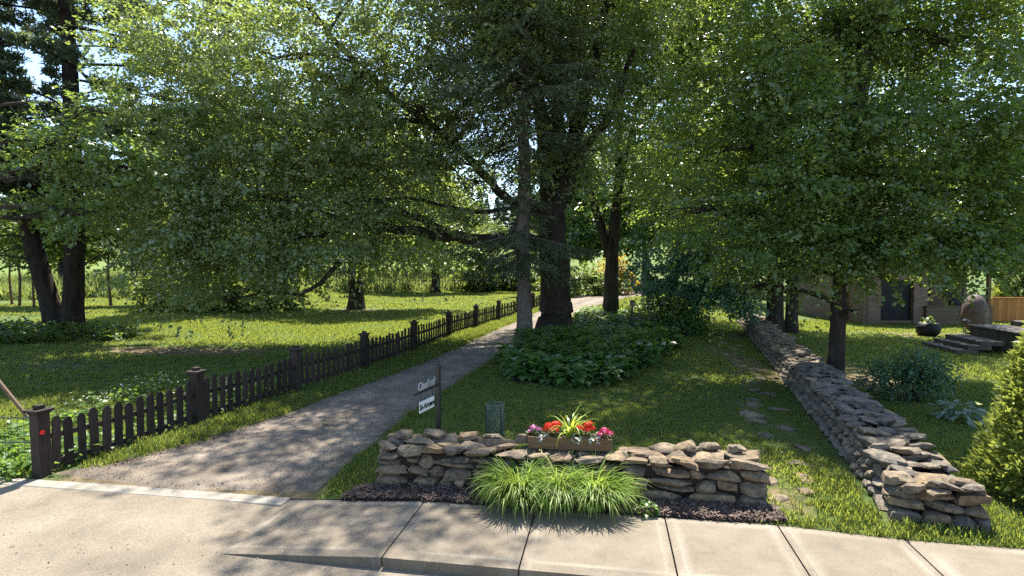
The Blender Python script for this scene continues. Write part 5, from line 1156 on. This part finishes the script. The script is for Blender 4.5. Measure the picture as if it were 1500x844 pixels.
# ------------------------------------------------------------------ grass
def tuft(name, n, h, w, spread, seed, m):
    rng = np.random.default_rng(seed); a = rng.random(n) * 6.283; q = spread * np.sqrt(rng.random(n))
    V, Q, Rn = blades(np.stack([np.cos(a) * q, np.sin(a) * q, np.zeros(n) - .004], -1), rng.random(n) * 6.283, .9 + .55 * rng.random(n), h * (.6 + .6 * rng.random(n)), w * (.7 + .6 * rng.random(n)), .3 + .9 * rng.random(n), 2, rng)
    me = np_mesh(name, V, Q, m, rnd=Rn); return bpy.data.objects.new(name, me)
def scatter(name, pts, src, smin, smax, seed, sc=None):
    """one object of kind stuff: grass tufts instanced on points"""
    rng = np.random.default_rng(seed); me = bpy.data.meshes.new(name); n = len(pts)
    me.vertices.add(n); me.vertices.foreach_set('co', np.ascontiguousarray(pts, np.float32).ravel())
    s = rng.uniform(smin, smax, n) * (1 + .38 * snoise(pts[:, 0], pts[:, 1], 1.7, seed)) if sc is None else sc
    a = me.attributes.new('sc', 'FLOAT', 'POINT'); a.data.foreach_set('value', s.astype(np.float32))
    a = me.attributes.new('rz', 'FLOAT_VECTOR', 'POINT'); r = np.zeros((n, 3), np.float32); r[:, 2] = rng.random(n) * 6.283; a.data.foreach_set('vector', r.ravel())
    o = add(name, me); tag(o, kind='stuff')
    g = bpy.data.node_groups.new(name, 'GeometryNodeTree'); g.interface.new_socket('Geometry', in_out='INPUT', socket_type='NodeSocketGeometry'); g.interface.new_socket('Geometry', in_out='OUTPUT', socket_type='NodeSocketGeometry')
    i = g.nodes.new('NodeGroupInput'); q = g.nodes.new('NodeGroupOutput'); ip = g.nodes.new('GeometryNodeInstanceOnPoints'); oi = g.nodes.new('GeometryNodeObjectInfo'); oi.inputs['Object'].default_value = src; oi.inputs['As Instance'].default_value = True
    ar = g.nodes.new('GeometryNodeInputNamedAttribute'); ar.data_type = 'FLOAT_VECTOR'; ar.inputs['Name'].default_value = 'rz'; asn = g.nodes.new('GeometryNodeInputNamedAttribute'); asn.data_type = 'FLOAT'; asn.inputs['Name'].default_value = 'sc'
    g.links.new(i.outputs[0], ip.inputs['Points']); g.links.new(oi.outputs['Geometry'], ip.inputs['Instance']); g.links.new(ar.outputs[0], ip.inputs['Rotation']); g.links.new(asn.outputs[0], ip.inputs['Scale']); g.links.new(ip.outputs[0], q.inputs[0])
    md = o.modifiers.new('tufts', 'NODES'); md.node_group = g; return o
def grass_points(x0, x1, y0, y1, dens, seed, cond=None, avoid=True):
    rng = np.random.default_rng(seed); n = int((x1 - x0) * (y1 - y0) * dens); X = rng.uniform(x0, x1, n); Y = rng.uniform(y0, y1, n); ok = (Y - line(X)) > .03
    ok &= np.abs(X / Y) < 1.02
    if avoid:
        for p in (DRV, BED, WALLP, FWP, MULCH): ok &= ~inside(p, X, Y)
        ok &= ~((Y - line(X) < .5) & (X > -7.1) & (X < -2.6))
        for cx, c2, rx, ry, s in SOILSPOTS: ok &= (((X - cx) / rx) ** 2 + ((Y - c2) / ry) ** 2 > .5 + 1.2 * rng.random(n)) | (rng.random(n) > s * 1.15)
    if cond is not None: ok &= cond(X, Y)
    X, Y = X[ok], Y[ok]; return np.stack([X, Y, gz(X, Y)], -1)
T1 = tuft('short_tuft', 9, .065, .009, .055, 1, M['grass']); T2 = tuft('mid_tuft', 10, .085, .016, .10, 2, M['grass']); T3 = tuft('long_tuft', 14, .115, .009, .065, 3, M['grass']); T5 = tuft('broad_tuft', 12, .10, .035, .24, 5, M['grass']); T4 = tuft('meadow_tuft', 14, .95, .05, .30, 4, M['tall_grass'])
near = grass_points(-14, 13.5, 6.2, 15, 260, 1); scatter('lawn_grass', near, T1, .7, 1.25, 1)
far_g = grass_points(-24, 26, 15, 31, 62, 2); scatter('far_lawn_grass', far_g, T2, .7, 1.2, 2)
far_h = grass_points(-34, 14, 31, 66, 16, 12, lambda X, Y: Y < 64 + X * .52); scatter('back_lawn_grass', far_h, T5, .7, 1.2, 6)
dl = np.array(DRV_L)
verge = grass_points(-9.5, 2, 8.6, 40, 90, 3, lambda X, Y: (np.interp(Y, dl[:, 1], dl[:, 0]) - X < .95 + .12 * snoise(X, Y, 3, 1)) & (np.interp(Y, dl[:, 1], dl[:, 0]) - X > .05 + .08 * snoise(X, Y, 5, 2)))
dr_ = np.array(DRV_R)
edge = grass_points(-3.5, 6, 8, 30, 120, 5, lambda X, Y: (X - np.interp(Y, dr_[:, 1], dr_[:, 0]) < .22 + .1 * snoise(X, Y, 4, 1)))
front = grass_points(3.4, 7.6, 6.1, 8.0, 170, 6, lambda X, Y: (Y - line(X) < .85) & ((X < 3.75) | (X > 3.6)))
left = grass_points(-13, -7.35, 8.7, 14.5, 60, 7)
scatter('verge_grass', np.concatenate([verge, edge, front, left]), T3, .6, 1.35, 4)
mead = grass_points(-60, 8, 30, 90, 3.2, 8, lambda X, Y: Y > 62.5 + X * .52 + .9 * snoise(X, Y, .4, 2), avoid=False)
scatter('meadow_grass', mead, T4, .7, 1.6, 5)
# leafy weeds: under the pine, along the fence, white-flowered ones
def weeds(name, pts, size, h, m, seed, per=26):
    rng = np.random.default_rng(seed); n = len(pts); P = np.repeat(pts, per, 0) + rng.normal(size=(n * per, 3)) * np.array([.16, .16, 0]); P[:, 2] += h * rng.random(n * per) * np.repeat(.5 + .7 * rng.random(n), per)
    D = rng.normal(size=(n * per, 3)) * np.array([1, 1, .4]); N = np.array([0, 0, 1.0]) + rng.normal(size=(n * per, 3)) * .4
    V, T, Rn = leaves(P, D, N, size * (.6 + .7 * rng.random(n * per)), KITE, rng.random(n * per), 1.1); return tag(add(name, np_mesh(name, V, T, m, rnd=Rn)), kind='stuff')
rq = np.random.default_rng(23)
def ring(cx, c2, rx, ry, n):
    a = rq.random(n) * 6.283; q = np.sqrt(rq.random(n)); X = cx + rx * q * np.cos(a); Y = c2 + ry * q * np.sin(a); return np.stack([X, Y, gz(X, Y)], -1)
weeds('undergrowth', np.concatenate([ring(-18.5, 22.6, 3.6, 1.6, 170), ring(-21.5, 23.5, 3, 1.5, 70)]), .15, .5, M['shrub'], 1)
lw = np.concatenate([ring(-8.1, 9.3, .8, .7, 60), ring(-8.6, 10.6, .9, 1.0, 30)])
weeds('ground_weeds', lw, .10, .22, M['fern'], 2)
fl = np.stack([rq.uniform(-9.2, -6.6, 46), rq.uniform(11.6, 14.2, 46), np.zeros(46)], -1); fl = np.concatenate([fl, np.stack([rq.uniform(-7.0, -5.6, 34), rq.uniform(11.7, 13.6, 34), np.zeros(34)], -1)]); fl = fl[fl[:, 0] < -6.35 + (fl[:, 1] - 11.3) * .3]; fl[:, 2] = gz(fl[:, 0], fl[:, 1])
weeds('wild_greens', fl, .10, .45, M['shrub'], 3, 18); f2 = fl[::2].copy(); f2[:, 2] += .33; weeds('wildflowers', f2, .04, .2, M['whiteflower'], 4, 6)
fb = np.stack([rq.uniform(0, 1, 90), rq.uniform(.15, .5, 90)], -1); q = np.array([[-7.22 + 2.0 * t - s * .9, 8.78 + 5.6 * t + s * .3] for t, s in fb]); weeds('fence_weeds', np.concatenate([q, gz(q[:, 0], q[:, 1])[:, None]], -1), .09, .3, M['fern'], 5, 16)
# loose stones and fallen bits on drive and road
def pebbles(name, poly, n, size, seed, m, z0, flat=False):
    rng = np.random.default_rng(seed); p = np.array(poly); lo, hi = p.min(0), p.max(0); X = rng.uniform(lo[0], hi[0], n * 5); Y = rng.uniform(lo[1], hi[1], n * 5); ok = inside(poly, X, Y); X, Y = X[ok][:n], Y[ok][:n]; n = len(X)
    t = (np.array([(1, 0, 0), (0, 1, 0), (-1, 0, 0), (0, -1, 0), (0, 0, .7), (0, 0, -.4)]), np.array([(0, 1, 4), (1, 2, 4), (2, 3, 4), (3, 0, 4)]))
    V, T, Rn = leaves(np.stack([X, Y, (np.full(n, z0) if flat else gz(X, Y) + z0)], -1), rng.normal(size=(n, 3)) * np.array([1, 1, .2]), np.array([0, 0, 1.0]) + rng.normal(size=(n, 3)) * .2, size * (.4 + rng.random(n) ** 2 * 1.3), t, rng.random(n), .75)
    return tag(add(name, np_mesh(name, V, T, m, rnd=Rn)), kind='stuff')
pebbles('driveway_gravel', DRV_L[:6] + DRV_R[:7][::-1], 9000, .012, 1, M['stone_grey_joined'], .03)
pebbles('road_grit', [(-9, 4), (4, 4), (-1.4, 6.1), (-3.2, 7.2), (-9, 8.3)], 900, .010, 2, M['stone_grey_joined'], -.125, True)
chips('leaf_litter', [(-7.0, 8.9), (-6.4, 9.0), (-5.2, 10.3), (-4.5, 11.9), (-4.9, 11.6), (-5.6, 10.1)], 700, 7, M['chip'], .02, .045, hump=.01)
chips('bed_litter', BED, 2600, 8, M['chip'], .02, .12, hump=.03)


sweep = np.random.default_rng(41); ex_ = sweep.uniform(-2.3, 9, 420); ey_ = line(ex_) + sweep.uniform(-.015, .06, 420); okm = ~inside(MULCH, ex_, ey_ + .05) | (sweep.random(420) < .06)
scatter('edge_weeds', np.stack([ex_, ey_, gz(ex_, ey_)], -1)[okm], T3, .35, .9, 9)
chips('fallen_leaves', [(-1.8, 8.9), (3.6, 8.2), (4.5, 9), (8.5, 22), (6.5, 26), (5, 19), (3, 14.5), (0, 15), (-1.5, 13)], 900, 51, M['chip'], .045, .05, hump=.03)
chips('lawn_litter', [(-12, 12), (-6.5, 12), (-4, 19), (-3, 24), (-16, 24), (-20, 18)], 900, 52, M['chip'], .05, .07, hump=.03)
